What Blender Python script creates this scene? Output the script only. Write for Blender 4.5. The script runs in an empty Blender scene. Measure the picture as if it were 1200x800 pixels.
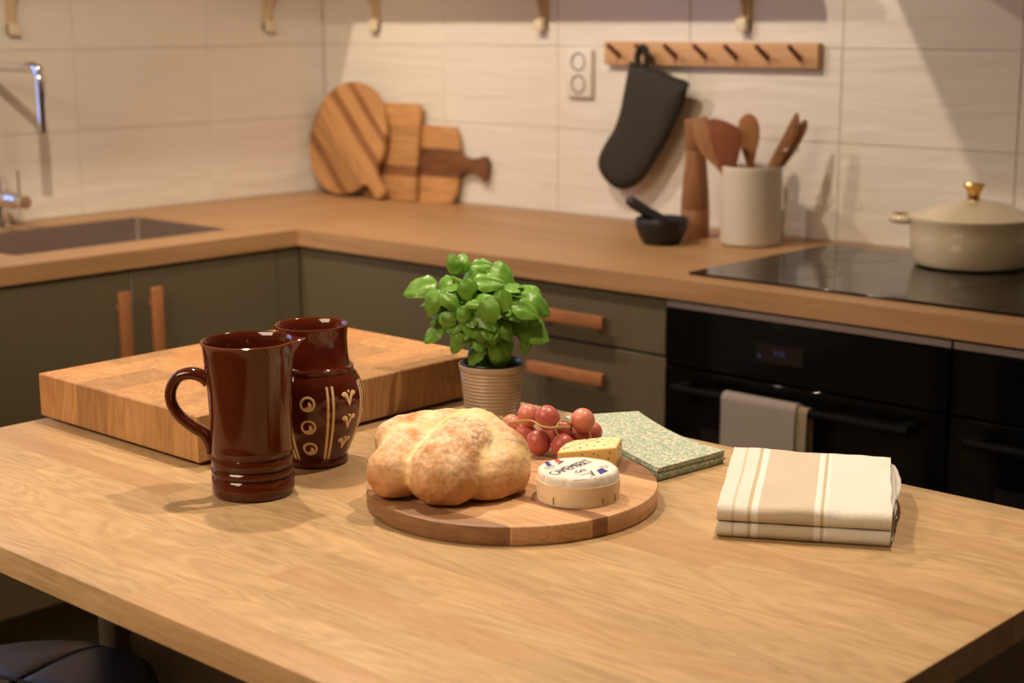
import bpy, bmesh, math, random
from mathutils import Vector, Matrix, noise
random.seed(7)
S = bpy.context.scene
COL = S.collection

# ------------------------------------------------------------------ camera
CAM = Vector((3.5584, -3.0158, 1.3995))
R_ = Vector((0.7308, 0.6825, -0.0068)); U_ = Vector((-0.1319, 0.1509, 0.9797)); F_ = Vector((-0.6697, 0.7151, -0.2003))
FPX = 1857.96
cd = bpy.data.cameras.new('camera'); cam = bpy.data.objects.new('camera', cd); COL.objects.link(cam)
cam.matrix_world = Matrix(((R_.x, U_.x, -F_.x, CAM.x), (R_.y, U_.y, -F_.y, CAM.y), (R_.z, U_.z, -F_.z, CAM.z), (0, 0, 0, 1)))
cd.sensor_width = 36.0; cd.lens = FPX / 1200 * 36; cd.clip_start = .05
cd.dof.use_dof = True; cd.dof.focus_distance = 1.71; cd.dof.aperture_fstop = 5.6
S.camera = cam

# ------------------------------------------------------------------ world, lamps, exposure
S.view_settings.view_transform = 'Standard'; S.view_settings.look = 'None'
S.view_settings.gamma = 1; S.view_settings.use_curve_mapping = False; S.view_settings.exposure = 0.0
S.cycles.use_denoising = True
S.cycles.max_bounces = 8; S.cycles.diffuse_bounces = 5; S.cycles.glossy_bounces = 4
S.cycles.sample_clamp_indirect = 6
wd = bpy.data.worlds.new('world'); S.world = wd; wd.use_nodes = True
wd.node_tree.nodes['Background'].inputs[0].default_value = (.45, .55, .9, 1)
wd.node_tree.nodes['Background'].inputs[1].default_value = .6
WARM = (1.0, .81, .61)
def spot(name, loc, target, power, angle, blend=.6, radius=.022, col=WARM):
    l = bpy.data.lights.new(name, 'SPOT'); l.energy = power; l.color = col
    l.spot_size = math.radians(angle); l.spot_blend = blend; l.shadow_soft_size = radius
    o = bpy.data.objects.new(name, l); COL.objects.link(o); o.location = loc
    o.rotation_euler = (Vector(target) - Vector(loc)).to_track_quat('-Z', 'Y').to_euler()
    return o
spot('spot_lamp_sink', (.50, -1.30, 2.4), (.75, -.25, 1.0), 53, 105)
spot('spot_lamp_wall', (1.31, -1.27, 2.4), (1.35, -.1, 1.05), 58, 95)
spot('spot_lamp_island', (1.66, -1.62, 2.4), (2.35, -1.95, .9), 80, 85)
spot('spot_lamp_island.001', (2.64, -1.40, 2.4), (2.45, -1.95, .9), 73, 85)
spot('side_wall_fill', (2.35, -2.3, 2.4), (.0, -.75, 1.10), 120, 46, .8)  # extra spot, added only to brighten the left wall
def area(name, loc, rot, sx, sy, power, col):
    l = bpy.data.lights.new(name, 'AREA'); l.shape = 'RECTANGLE'; l.size = sx; l.size_y = sy; l.energy = power; l.color = col
    o = bpy.data.objects.new(name, l); COL.objects.link(o); o.location = loc; o.rotation_euler = rot
area('soft_fill', (2.0, -3.7, 2.47), (0, 0, 0), 1.2, 1.2, 62, (1, .77, .53))  # soft overhead fill, added for ambient and front light
area('cool_fill', (-.14, -1.82, 1.6), (0, math.radians(-90), 0), .92, .92, 7, (.30, .45, 1.0))  # unseen cool fill, added for blue highlights on stool and tap

# ------------------------------------------------------------------ helpers
def at(px, py, z):                       # photo pixel -> point on the horizontal plane z
    d = R_ * ((px - 600) / FPX) + U_ * (-(py - 400) / FPX) + F_
    t = (z - CAM.z) / d.z
    return CAM + d * t
ROT = math.atan2(.6836, .7299)           # local x runs to the camera's right for things facing the lens

def link(name, me, mat, parent=None, smooth=None):
    o = bpy.data.objects.new(name, me); COL.objects.link(o)
    if mat is not None and not me.materials: me.materials.append(mat)
    if smooth is not None:
        for p in me.polygons: p.use_smooth = True
        if smooth < 180: me.set_sharp_from_angle(angle=math.radians(smooth))
    if parent: o.parent = parent
    return o
def bmo(name, bm, mat, parent=None, smooth=None):
    bmesh.ops.recalc_face_normals(bm, faces=bm.faces[:])
    me = bpy.data.meshes.new(name); bm.to_mesh(me); bm.free()
    return link(name, me, mat, parent, smooth)
def pyo(name, v, f, mat, parent=None, smooth=None):
    bm = bmesh.new(); vs = [bm.verts.new(p) for p in v]
    for q in f:
        try: bm.faces.new([vs[i] for i in q])
        except ValueError: pass
    return bmo(name, bm, mat, parent, smooth)
def addbox(bm, x0, x1, y0, y1, z0, z1, bev=0, seg=2):
    r = bmesh.ops.create_cube(bm, size=1)
    for v in r['verts']:
        v.co = Vector(((x0 + x1) / 2 + v.co.x * (x1 - x0), (y0 + y1) / 2 + v.co.y * (y1 - y0), (z0 + z1) / 2 + v.co.z * (z1 - z0)))
    if bev:
        es = list({e for v in r['verts'] for e in v.link_edges})
        bmesh.ops.bevel(bm, geom=es, offset=bev, segments=seg, affect='EDGES', profile=.5)
def box(name, b, mat, parent=None, bev=0, seg=2):
    bm = bmesh.new(); addbox(bm, *b, bev, seg)
    return bmo(name, bm, mat, parent, 40 if bev else None)
def addlathe(bm, prof, n=48, cx=0, cy=0):
    rings = []
    for r, z in prof:
        if r < 1e-6: rings.append([bm.verts.new((cx, cy, z))])
        else: rings.append([bm.verts.new((cx + r * math.cos(2 * math.pi * i / n), cy + r * math.sin(2 * math.pi * i / n), z)) for i in range(n)])
    for a, b in zip(rings, rings[1:]):
        for i in range(n):
            j = (i + 1) % n
            if len(a) == 1 and len(b) == 1: continue
            if len(a) == 1: bm.faces.new((a[0], b[i], b[j]))
            elif len(b) == 1: bm.faces.new((a[i], a[j], b[0]))
            else: bm.faces.new((a[i], a[j], b[j], b[i]))
    return rings
def lathe(name, prof, mat, parent=None, n=48, smooth=35):
    bm = bmesh.new(); addlathe(bm, prof, n)
    return bmo(name, bm, mat, parent, smooth)
def catmull(pts, k=6):
    P = [Vector(p) for p in pts]; out = []
    for i in range(len(P) - 1):
        p0 = P[max(i - 1, 0)]; p1 = P[i]; p2 = P[i + 1]; p3 = P[min(i + 2, len(P) - 1)]
        for j in range(k):
            t = j / k
            out.append(.5 * ((2 * p1) + (p2 - p0) * t + (2 * p0 - 5 * p1 + 4 * p2 - p3) * t * t + (3 * p1 - p0 - 3 * p2 + p3) * t ** 3))
    out.append(P[-1]); return out
def addtube(bm, pts, rad, n=10, sx=1.0, up=None, cap=True):
    P = [Vector(p) for p in pts]; m = len(P)
    if not hasattr(rad, '__len__'): rad = [rad] * m
    T = [(P[min(i + 1, m - 1)] - P[max(i - 1, 0)]).normalized() for i in range(m)]
    a = Vector(up) if up else (Vector((0, 0, 1)) if abs(T[0].z) < .9 else Vector((1, 0, 0)))
    rings = []
    for i in range(m):
        a = (a - T[i] * a.dot(T[i])).normalized(); b = T[i].cross(a)
        rings.append([bm.verts.new(P[i] + a * math.cos(2 * math.pi * k / n) * rad[i] + b * math.sin(2 * math.pi * k / n) * rad[i] * sx) for k in range(n)])
    for r, q in zip(rings, rings[1:]):
        for k in range(n): bm.faces.new((r[k], r[(k + 1) % n], q[(k + 1) % n], q[k]))
    if cap:
        bm.faces.new(rings[0][::-1]); bm.faces.new(rings[-1])
def tube(name, pts, rad, mat, parent=None, n=10, sx=1.0, up=None):
    bm = bmesh.new(); addtube(bm, pts, rad, n, sx, up)
    return bmo(name, bm, mat, parent, 50)
def addprism(bm, outline, z0, z1, bev=0, seg=2):
    vs = [bm.verts.new((x, y, z0)) for x, y in outline]
    f = bm.faces.new(vs)
    r = bmesh.ops.extrude_face_region(bm, geom=[f])
    up = [v for v in r['geom'] if isinstance(v, bmesh.types.BMVert)]
    for v in up: v.co.z = z1
    if bev:
        es = [e for e in bm.edges if len(e.link_faces) == 2 and abs(e.verts[0].co.z - e.verts[1].co.z) < 1e-7 and (len(e.link_faces[0].verts) > 4 or len(e.link_faces[1].verts) > 4)]
        bmesh.ops.bevel(bm, geom=es, offset=bev, segments=seg, affect='EDGES', profile=.5)
def prism(name, outline, z0, z1, mat, parent=None, bev=0, smooth=40):
    bm = bmesh.new(); addprism(bm, outline, z0, z1, bev)
    return bmo(name, bm, mat, parent, smooth)
def cells(name, xs, ys, z0, z1, keep, mat, parent=None, bev=0):
    bm = bmesh.new(); V = {}
    def g(i, j):
        if (i, j) not in V: V[i, j] = bm.verts.new((xs[i], ys[j], z0))
        return V[i, j]
    fs = [bm.faces.new((g(i, j), g(i + 1, j), g(i + 1, j + 1), g(i, j + 1))) for i in range(len(xs) - 1) for j in range(len(ys) - 1) if keep(i, j)]
    r = bmesh.ops.extrude_face_region(bm, geom=fs)
    for v in r['geom']:
        if isinstance(v, bmesh.types.BMVert): v.co.z = z1
    return bmo(name, bm, mat, parent)
def tag(o, label, cat, group=None, kind=None):
    o['label'] = label; o['category'] = cat
    if group: o['group'] = group
    if kind: o['kind'] = kind
    return o
def thing(name, label, cat, loc=(0, 0, 0), rz=0, group=None):
    o = bpy.data.objects.new(name, None); COL.objects.link(o); o.empty_display_size = .05
    o.location = loc; o.rotation_euler = (0, 0, rz)
    return tag(o, label, cat, group)
def struct(o): o['kind'] = 'structure'; return o
def copy_tree(o, parent=None):
    c = o.copy(); COL.objects.link(c)
    if parent: c.parent = parent
    for ch in list(o.children): copy_tree(ch, c)
    return c
def strips(name, bm, mat_of, parent, axis, cuts, labels=None):
    """cut a closed board into its glued strips along 'axis' (2d unit vector in local xy)"""
    ax = Vector((axis[0], axis[1], 0)); cuts = [-9] + list(cuts) + [9]
    for k in range(len(cuts) - 1):
        b = bm.copy()
        for lim, inner in ((cuts[k], True), (cuts[k + 1], False)):
            if abs(lim) > 8: continue
            r = bmesh.ops.bisect_plane(b, geom=b.verts[:] + b.edges[:] + b.faces[:], plane_co=ax * lim, plane_no=ax, clear_inner=inner, clear_outer=not inner)
            ed = [e for e in r['geom_cut'] if isinstance(e, bmesh.types.BMEdge)]
            if ed: bmesh.ops.contextual_create(b, geom=ed)
        if len(b.faces): bmo(name, b, mat_of(k), parent, 40)
        else: b.free()
    bm.free()

# ------------------------------------------------------------------ materials
def nt(name):
    m = bpy.data.materials.new(name); m.use_nodes = True
    return m, m.node_tree, m.node_tree.nodes['Principled BSDF']
def nn(t, ty, **kw):
    n = t.nodes.new(ty)
    for k, v in kw.items(): setattr(n, k, v)
    return n
def setp(p, **kw):
    for k, v in kw.items(): p.inputs[k].default_value = v
def mixc(t, fac, a, b, mode='MIX'):
    n = nn(t, 'ShaderNodeMix', data_type='RGBA', blend_type=mode)
    for sock, v in ((n.inputs['Factor'], fac), (n.inputs['A'], a), (n.inputs['B'], b)):
        if hasattr(v, 'links'): t.links.new(v, sock)
        else: sock.default_value = (*v, 1) if hasattr(v, '__len__') and len(v) == 3 else v
    return n.outputs['Result']
def mth(t, op, a, b=0.0, c=0.0):
    n = nn(t, 'ShaderNodeMath', operation=op)
    for i, v in enumerate((a, b, c)):
        if hasattr(v, 'links'): t.links.new(v, n.inputs[i])
        else: n.inputs[i].default_value = v
    return n.outputs[0]
def coords(t, rnd=True, scale=(1, 1, 1), rot=(0, 0, 0)):
    tc = nn(t, 'ShaderNodeTexCoord'); out = tc.outputs['Object']
    oi = nn(t, 'ShaderNodeObjectInfo')
    if rnd:
        s = nn(t, 'ShaderNodeVectorMath', operation='SCALE'); s.inputs[0].default_value = (7.3, 3.1, 5.7)
        t.links.new(oi.outputs['Random'], s.inputs['Scale'])
        a = nn(t, 'ShaderNodeVectorMath', operation='ADD'); t.links.new(out, a.inputs[0]); t.links.new(s.outputs[0], a.inputs[1]); out = a.outputs[0]
    mp = nn(t, 'ShaderNodeMapping'); mp.inputs['Scale'].default_value = scale; mp.inputs['Rotation'].default_value = rot
    t.links.new(out, mp.inputs['Vector'])
    return mp.outputs[0], oi.outputs['Random']
def noi(t, vec, scale, detail=3, rough=.5, dist=0):
    n = nn(t, 'ShaderNodeTexNoise'); t.links.new(vec, n.inputs['Vector'])
    setp(n, Scale=scale, Detail=detail, Roughness=rough, Distortion=dist)
    return n.outputs['Fac']
def rng(t, v, a, b, c=0.0, d=1.0):
    n = nn(t, 'ShaderNodeMapRange'); t.links.new(v, n.inputs['Value'])
    for k, x in zip(('From Min', 'From Max', 'To Min', 'To Max'), (a, b, c, d)): n.inputs[k].default_value = x
    return n.outputs[0]
def bump(t, p, h, strength, dist):
    b = nn(t, 'ShaderNodeBump'); setp(b, Strength=strength, Distance=dist)
    t.links.new(h, b.inputs['Height']); t.links.new(b.outputs[0], p.inputs['Normal'])
def plain(name, col, rough=.5, metal=0, var=0, nscale=30, bmp=0, coat=0, spec=.5):
    m, t, p = nt(name); setp(p, Roughness=rough, Metallic=metal)
    p.inputs['Specular IOR Level'].default_value = spec
    if coat: p.inputs['Coat Weight'].default_value = coat; p.inputs['Coat Roughness'].default_value = .06
    v, _ = coords(t, False); n = noi(t, v, nscale)
    t.links.new(mixc(t, n, tuple(c * (1 - var) for c in col), tuple(min(1, c * (1 + var)) for c in col)), p.inputs['Base Color'])
    if bmp: bump(t, p, n, .4, bmp)
    return m
def wood(name, dark, light, grain='x', rough=.42, spread=.16, fine=55, figure=7.0, fig_amt=.45, stretch=.1, rot=0.0, tint=None):
    m, t, p = nt(name)
    sc = {'x': (stretch, 1, 1), 'y': (1, stretch, 1), 'z': (1, 1, stretch)}[grain]
    v, r = coords(t, True, sc, (0, 0, 0))
    if rot:
        mp0 = nn(t, 'ShaderNodeMapping'); mp0.inputs['Rotation'].default_value = (0, 0, rot)
        tc = [n for n in t.nodes if n.bl_idname == 'ShaderNodeTexCoord'][0]
        ad = tc.outputs['Object'].links[0].to_socket
        t.links.new(tc.outputs['Object'], mp0.inputs['Vector']); t.links.new(mp0.outputs[0], ad)
    a = noi(t, v, figure, 2, .5, .6)
    rings = mth(t, 'SINE', mth(t, 'MULTIPLY', a, 75.0))
    rings = rng(t, rings, -1, 1)
    fv = nn(t, 'ShaderNodeVectorMath', operation='MULTIPLY'); t.links.new(v, fv.inputs[0]); fv.inputs[1].default_value = {'x': (.35, 1, 1), 'y': (1, .35, 1), 'z': (1, 1, .35)}[grain]
    f = rng(t, noi(t, fv.outputs[0], fine * 4.5, 4, .7), .3, .7)
    g = noi(t, v, figure * 2.5, 3, .6)
    k = mth(t, 'ADD', mth(t, 'MULTIPLY', rings, fig_amt * .55), mth(t, 'ADD', mth(t, 'MULTIPLY', f, .50), mth(t, 'MULTIPLY', g, .6)))
    k = rng(t, k, .30, .80 + fig_amt * .45)
    c = mixc(t, k, dark, light)
    if tint:
        c = mixc(t, rng(t, r, .62, .95), c, mixc(t, k, tuple(x * .8 for x in tint), tint))
    br = rng(t, r, 0, 1, 1 - spread, 1 + spread)
    cb = nn(t, 'ShaderNodeCombineXYZ'); [t.links.new(br, cb.inputs[i]) for i in range(3)]
    t.links.new(mixc(t, 1.0, c, cb.outputs[0], 'MULTIPLY'), p.inputs['Base Color'])
    setp(p, Roughness=rough); p.inputs['Specular IOR Level'].default_value = .4
    bump(t, p, f, .25, .0006)
    return m

M = {}
M['island'] = wood('oak_stave', (.365, .235, .112), (.55, .38, .20), 'x', .38, .13, fine=80, figure=15, fig_amt=.5, stretch=.2, tint=(.40, .245, .12))
M['block'] = wood('block_wood', (.36, .175, .066), (.56, .315, .13), 'z', .5, .27, figure=14, fig_amt=.6, stretch=.18, tint=(.40, .18, .065))
M['worktop'] = wood('oak_laminate', (.335, .185, .080), (.50, .29, .138), 'x', .45, .0, figure=4, fig_amt=.3, stretch=.05)
M['worktopy'] = wood('oak_laminate_turned', (.335, .185, .080), (.50, .29, .138), 'y', .45, .0, figure=4, fig_amt=.3, stretch=.05)
M['handle'] = wood('handle_wood', (.30, .115, .042), (.44, .19, .075), 'x', .5, .08, figure=20)
M['acacia_l'] = wood('acacia_light', (.33, .155, .055), (.52, .28, .11), 'x', .5, .18, figure=16, fig_amt=.6)
M['acacia_d'] = wood('acacia_dark', (.12, .045, .018), (.24, .10, .038), 'x', .5, .18, figure=16, fig_amt=.6)
M['plate_l'] = wood('serving_board_light', (.42, .235, .112), (.60, .37, .195), 'x', .45, .12, figure=14, fig_amt=.6)
M['plate_d'] = wood('serving_board_dark', (.20, .095, .045), (.33, .17, .082), 'x', .45, .12, figure=14, fig_amt=.6)
M['rail'] = wood('beech', (.52, .30, .15), (.62, .38, .20), 'x', .5, 0, figure=10)
M['peg'] = plain('peg_wood', (.25, .09, .04), .5, var=.2)
M['mill'] = wood('walnut', (.20, .082, .033), (.34, .16, .068), 'z', .4, 0, figure=16)
M['spoon'] = wood('spoon_wood', (.40, .18, .07), (.52, .26, .11), 'z', .5, .1, figure=14)
M['spatula'] = wood('dark_spatula', (.21, .065, .03), (.30, .105, .05), 'z', .45, .1, figure=14)
M['tongs'] = wood('tongs_wood', (.30, .135, .06), (.44, .22, .105), 'z', .5, .1, figure=14)
M['olive'] = plain('olive_front', (.128, .104, .060), .42, var=.04, spec=.35)
M['carcass'] = plain('carcass', (.05, .047, .03), .6)
M['plinth'] = plain('plinth', (.06, .052, .028), .6)
M['wall'] = plain('plaster', (.70, .64, .54), .8, var=.03, nscale=6)
M['walldark'] = plain('dimmed_plaster', (.10, .085, .065), .8, var=.03, nscale=6)  # unseen right wall: dark tone put in to keep that side dim
M['wallmid'] = plain('bounce_plaster', (.32, .21, .135), .8, var=.03, nscale=6)  # unseen front wall: brown put in for warm bounce on the island edge
M['ceiling'] = plain('ceiling_paint', (.78, .75, .70), .85, var=.02)
M['floor'] = wood('floor_wood', (.16, .10, .045), (.24, .155, .075), 'x', .5, 0, figure=5)
M['grout'] = plain('grout', (.60, .54, .46), .9)
M['steel'] = plain('stainless', (.58, .50, .44), .36, 1, var=.05, nscale=60)
M['chrome'] = plain('chrome', (.75, .75, .78), .08, 1)
M['alu'] = plain('aluminium_strip', (.55, .50, .52), .35, .8)
M['blackglass'] = plain('black_glass', (.003, .003, .003), .06, spec=.18)
M['hobglass'] = plain('hob_glass', (.006, .005, .005), .10, spec=.5)
M['black'] = plain('black_metal', (.004, .004, .004), .65, spec=.06)
M['white'] = plain('white_plastic', (.75, .72, .66), .35)
M['sockethole'] = plain('socket_shade', (.17, .14, .11), .5)  # shade inside the cups put into their colour
M['cream_metal'] = plain('cream_metal', (.72, .62, .45), .5)
M['brassdark'] = plain('beige_bracket', (.62, .48, .30), .45)
M['brass'] = plain('brass', (.72, .45, .16), .18, 1)
M['enamel'] = plain('cream_enamel', (.66, .56, .38), .18, coat=.5)
M['mitt'] = plain('charcoal_cloth', (.046, .042, .036), .9, var=.25, nscale=300, bmp=.0008, spec=.15)
M['granite'] = plain('dark_granite', (.010, .010, .011), .45, var=.5, nscale=160)
M['stone'] = plain('stoneware', (.60, .55, .46), .55, var=.05, nscale=90)
M['leather'] = plain('black_leather', (.012, .012, .016), .38, var=.2, nscale=120, bmp=.0006)
M['liner'] = plain('black_plastic', (.006, .006, .006), .3)
M['soil'] = plain('soil', (.03, .018, .01), .95, var=.5, nscale=200, bmp=.003)
M['stem'] = plain('basil_stem', (.16, .30, .06), .5, var=.2)
M['grapestem'] = plain('grape_stem', (.38, .27, .09), .6, var=.3, nscale=150)
M['slip'] = plain('cream_slip', (.86, .68, .38), .3)
M['isleg'] = plain('island_frame', (.16, .15, .10), .5, var=.05)
M['islegd'] = plain('island_apron', (.10, .095, .06), .5, var=.05)

def mat_tile():
    m, t, p = nt('wavy_tile'); v, r = coords(t, True, (1.6, 1.6, 9))
    n = noi(t, v, 2.6, 2, .45, .5); v2, _ = coords(t, True, (1, 1, 6)); n2 = noi(t, v2, 12, 2, .5)
    h = mth(t, 'ADD', n, mth(t, 'MULTIPLY', n2, .12))
    bump(t, p, h, .46, .011)
    c = mixc(t, r, (.72, .68, .61), (.75, .71, .64)); t.links.new(c, p.inputs['Base Color'])
    setp(p, Roughness=.32); p.inputs['Specular IOR Level'].default_value = .4
    return m
M['tile'] = mat_tile()
def mat_glaze(name, base, edge):
    m, t, p = nt(name); v, _ = coords(t, False); n = noi(t, v, 14, 3)
    t.links.new(mixc(t, n, base, edge), p.inputs['Base Color'])
    setp(p, Roughness=.08); p.inputs['Specular IOR Level'].default_value = .5
    return m
M['glaze'] = mat_glaze('brown_glaze', (.055, .009, .002), (.085, .014, .003))
M['glaze2'] = mat_glaze('brown_glaze_vase', (.070, .010, .003), (.105, .016, .005))
M['rimglaze'] = mat_glaze('worn_glaze_rim', (.12, .030, .010), (.20, .06, .02))
def mat_bread():
    m, t, p = nt('bread_crust'); v, _ = coords(t, False)
    at_ = nn(t, 'ShaderNodeAttribute', attribute_name='crease'); cr = at_.outputs['Fac']
    n1 = noi(t, v, 16, 4, .6); n2 = noi(t, v, 230, 5, .75); n3 = noi(t, v, 34, 3, .6)
    crust = mixc(t, rng(t, n1, .34, .66), (.50, .225, .085), (.68, .40, .18))
    crust = mixc(t, cr, crust, (.78, .55, .25))
    fl = mth(t, 'MULTIPLY', rng(t, n3, .34, .56), rng(t, n2, .36, .58))
    up = nn(t, 'ShaderNodeAttribute', attribute_name='flour').outputs['Fac']
    fl = mth(t, 'MULTIPLY', fl, up)
    t.links.new(mixc(t, mth(t, 'MULTIPLY', fl, .8), crust, (.86, .71, .52)), p.inputs['Base Color'])
    setp(p, Roughness=.72); p.inputs['Specular IOR Level'].default_value = .25
    p.inputs['Subsurface Weight'].default_value = .08; p.inputs['Subsurface Radius'].default_value = (.006, .003, .001)
    bump(t, p, mth(t, 'ADD', n2, mth(t, 'MULTIPLY', n3, .8)), .55, .0016)
    return m
M['bread'] = mat_bread()
def mat_grape():
    m, t, p = nt('red_grape'); v, r = coords(t, True); n = noi(t, v, 45, 3, .6)
    c = mixc(t, r, (.42, .085, .070), (.64, .22, .14)); c = mixc(t, rng(t, n, .5, .8, 0, .45), c, (.56, .30, .29))
    t.links.new(c, p.inputs['Base Color']); setp(p, Roughness=.36)
    p.inputs['Subsurface Weight'].default_value = .35; p.inputs['Subsurface Radius'].default_value = (.008, .002, .001); p.inputs['Subsurface Scale'].default_value = .6
    return m
M['grape'] = mat_grape()
def mat_leaf():
    m, t, p = nt('basil_leaf'); v, r = coords(t, True); n = noi(t, v, 40, 3)
    c = mixc(t, n, (.105, .275, .028), (.21, .44, .065)); c = mixc(t, rng(t, r, .5, 1, 0, .55), c, (.21, .44, .06))
    t.links.new(c, p.inputs['Base Color']); setp(p, Roughness=.36); p.inputs['Specular IOR Level'].default_value = .45
    tr = nn(t, 'ShaderNodeBsdfTranslucent'); tr.inputs['Color'].default_value = (.22, .42, .04, 1)
    mx = nn(t, 'ShaderNodeMixShader'); mx.inputs[0].default_value = .28
    out = t.nodes['Material Output']; t.links.new(p.outputs[0], mx.inputs[1]); t.links.new(tr.outputs[0], mx.inputs[2]); t.links.new(mx.outputs[0], out.inputs[0])
    return m
M['leaf'] = mat_leaf()
def mat_pot():
    m, t, p = nt('ridged_ceramic'); v, _ = coords(t, False, (1, 1, 5)); n = noi(t, v, 22, 3, .6)
    t.links.new(mixc(t, n, (.38, .28, .19), (.54, .42, .30)), p.inputs['Base Color']); setp(p, Roughness=.38)
    return m
M['pot'] = mat_pot()
def mat_cheese():
    m, t, p = nt('seeded_cheese'); v, _ = coords(t, False, (1, 1.0, 1)); n = noi(t, v, 40, 2)
    base = mixc(t, n, (.72, .50, .15), (.80, .60, .24)); setp(p, Roughness=.45)
    t.links.new(base, p.inputs['Base Color'])
    p.inputs['Subsurface Weight'].default_value = .25; p.inputs['Subsurface Radius'].default_value = (.006, .004, .001)
    return m
M['cheese'] = mat_cheese()
M['cheese_top'] = plain('cheese_cut_face', (.80, .66, .36), .5, var=.06, nscale=60)
M['seed'] = plain('cumin_seed', (.16, .08, .03), .7, var=.3)
M['paper'] = plain('cheese_paper', (.78, .73, .65), .5, var=.04, nscale=70, bmp=.0012)
M['veneer'] = wood('poplar_veneer', (.78, .60, .38), (.86, .70, .48), 'x', .6, 0, figure=12, fig_amt=.2)
M['ink'] = plain('print_ink', (.07, .06, .11), .7)
M['inkgrey'] = plain('print_grey', (.16, .13, .15), .7)
M['inkblue'] = plain('print_blue', (.035, .03, .22), .6)
M['inkred'] = plain('print_red', (.66, .07, .07), .6)
M['staple'] = plain('staple', (.25, .18, .12), .4, .6)
def mat_napkin():
    m, t, p = nt('floral_paper'); v, _ = coords(t, False)
    w = nn(t, 'ShaderNodeTexNoise'); t.links.new(v, w.inputs['Vector']); setp(w, Scale=250, Detail=2, Roughness=.55, Distortion=1.6)
    k = rng(t, w.outputs['Fac'], .49, .55); n2 = noi(t, v, 330, 2)
    gr = mixc(t, n2, (.19, .30, .22), (.31, .43, .33))
    t.links.new(mixc(t, k, gr, (.62, .57, .46)), p.inputs['Base Color']); setp(p, Roughness=.85); p.inputs['Specular IOR Level'].default_value = .15
    return m
M['napkin'] = mat_napkin()
def mat_towel():                                     # stripes woven along local x
    m, t, p = nt('striped_towel'); tc = nn(t, 'ShaderNodeTexCoord'); sx = nn(t, 'ShaderNodeSeparateXYZ'); t.links.new(tc.outputs['Object'], sx.inputs[0])
    ramp = nn(t, 'ShaderNodeValToRGB'); ramp.color_ramp.interpolation = 'CONSTANT'
    W = (.67, .64, .58, 1); T = (.48, .40, .28, 1); Wh = (.73, .71, .67, 1); Tp = (.53, .47, .37, 1)
    st = [(0, W), (.085, Tp), (.10, W), (.175, T), (.197, Wh), (.235, Tp), (.555, Wh), (.590, T), (.612, Wh), (.635, W)]
    el = ramp.color_ramp.elements; el[0].position = 0; el[0].color = W; el[1].position = st[1][0]; el[1].color = st[1][1]
    for q, c in st[2:]: e = el.new(q); e.color = c
    t.links.new(rng(t, sx.outputs[0], 0, .167), ramp.inputs[0])
    v, _ = coords(t, False); n = noi(t, v, 420, 2)
    t.links.new(mixc(t, rng(t, n, .3, .7, 0, .22), ramp.outputs[0], (.55, .47, .36)), p.inputs['Base Color'])
    setp(p, Roughness=.95); p.inputs['Specular IOR Level'].default_value = .1
    bump(t, p, n, .5, .0008)
    return m
M['towel'] = mat_towel()
M['linen'] = plain('grey_linen', (.60, .53, .47), .95, var=.06, nscale=200, bmp=.0008, spec=.1)
M['linen_b'] = plain('linen_lining', (.55, .45, .30), .95, var=.06, nscale=200, spec=.1)
def mat_emit(name, col, s):
    m, t, p = nt(name); setp(p, Roughness=.5); p.inputs['Base Color'].default_value = (0, 0, 0, 1)
    p.inputs['Emission Color'].default_value = (*col, 1); p.inputs['Emission Strength'].default_value = s
    return m
M['digits'] = mat_emit('clock_digits', (.25, .28, .6), .10)
M['screen'] = plain('clock_screen', (.006, .006, .007), .25)
def mat_glass():
    m, t, p = nt('added_window_glass'); setp(p, Roughness=.02); p.inputs['Base Color'].default_value = (1, 1, 1, 1)
    tr = nn(t, 'ShaderNodeBsdfTransparent'); mx = nn(t, 'ShaderNodeMixShader'); mx.inputs[0].default_value = .92
    t.links.new(p.outputs[0], mx.inputs[1]); t.links.new(tr.outputs[0], mx.inputs[2]); t.links.new(mx.outputs[0], t.nodes['Material Output'].inputs[0])
    return m
M['glass'] = mat_glass()

# ------------------------------------------------------------------ the room
RX, RY, RZ = 4.7, -5.4, 2.5
struct(box('floor', (-.2, RX, RY, .2, -.05, 0), M['floor']))
struct(box('ceiling', (-.2, RX, RY, .2, RZ, RZ + .05), M['ceiling']))
wb = struct(box('wall_back', (-.2, RX, .0022, .2, 0, RZ), M['grout']))
bmw = bmesh.new()
for b in ((-.2, -.0022, -1.32, .0021, 0, RZ), (-.2, -.0022, -2.32, -1.32, 0, 1.10), (-.2, -.0022, -2.32, -1.32, 2.10, RZ), (-.2, -.0022, RY, -2.32, 0, RZ)): addbox(bmw, *b)
wl = struct(bmo('wall_left', bmw, M['grout']))
struct(box('wall_right', (RX, RX + .1, RY, .2, 0, RZ), M['walldark']))
struct(box('wall_front', (-.2, RX, RY - .1, RY, 0, RZ), M['wallmid']))
# added window, out of frame: gives the cool light on the stool and tap
w1 = struct(box('added_window', (-.10, -.095, -2.27, -1.37, 1.15, 2.05), M['glass']))
bmf = bmesh.new()
for b in ((-.12, -.05, -2.32, -2.27, 1.10, 2.10), (-.12, -.05, -1.37, -1.32, 1.10, 2.10), (-.12, -.05, -2.27, -1.37, 1.10, 1.15), (-.12, -.05, -2.27, -1.37, 2.05, 2.10)): addbox(bmf, *b)
bmo('added_window_frame', bmf, M['white'], w1)
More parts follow.
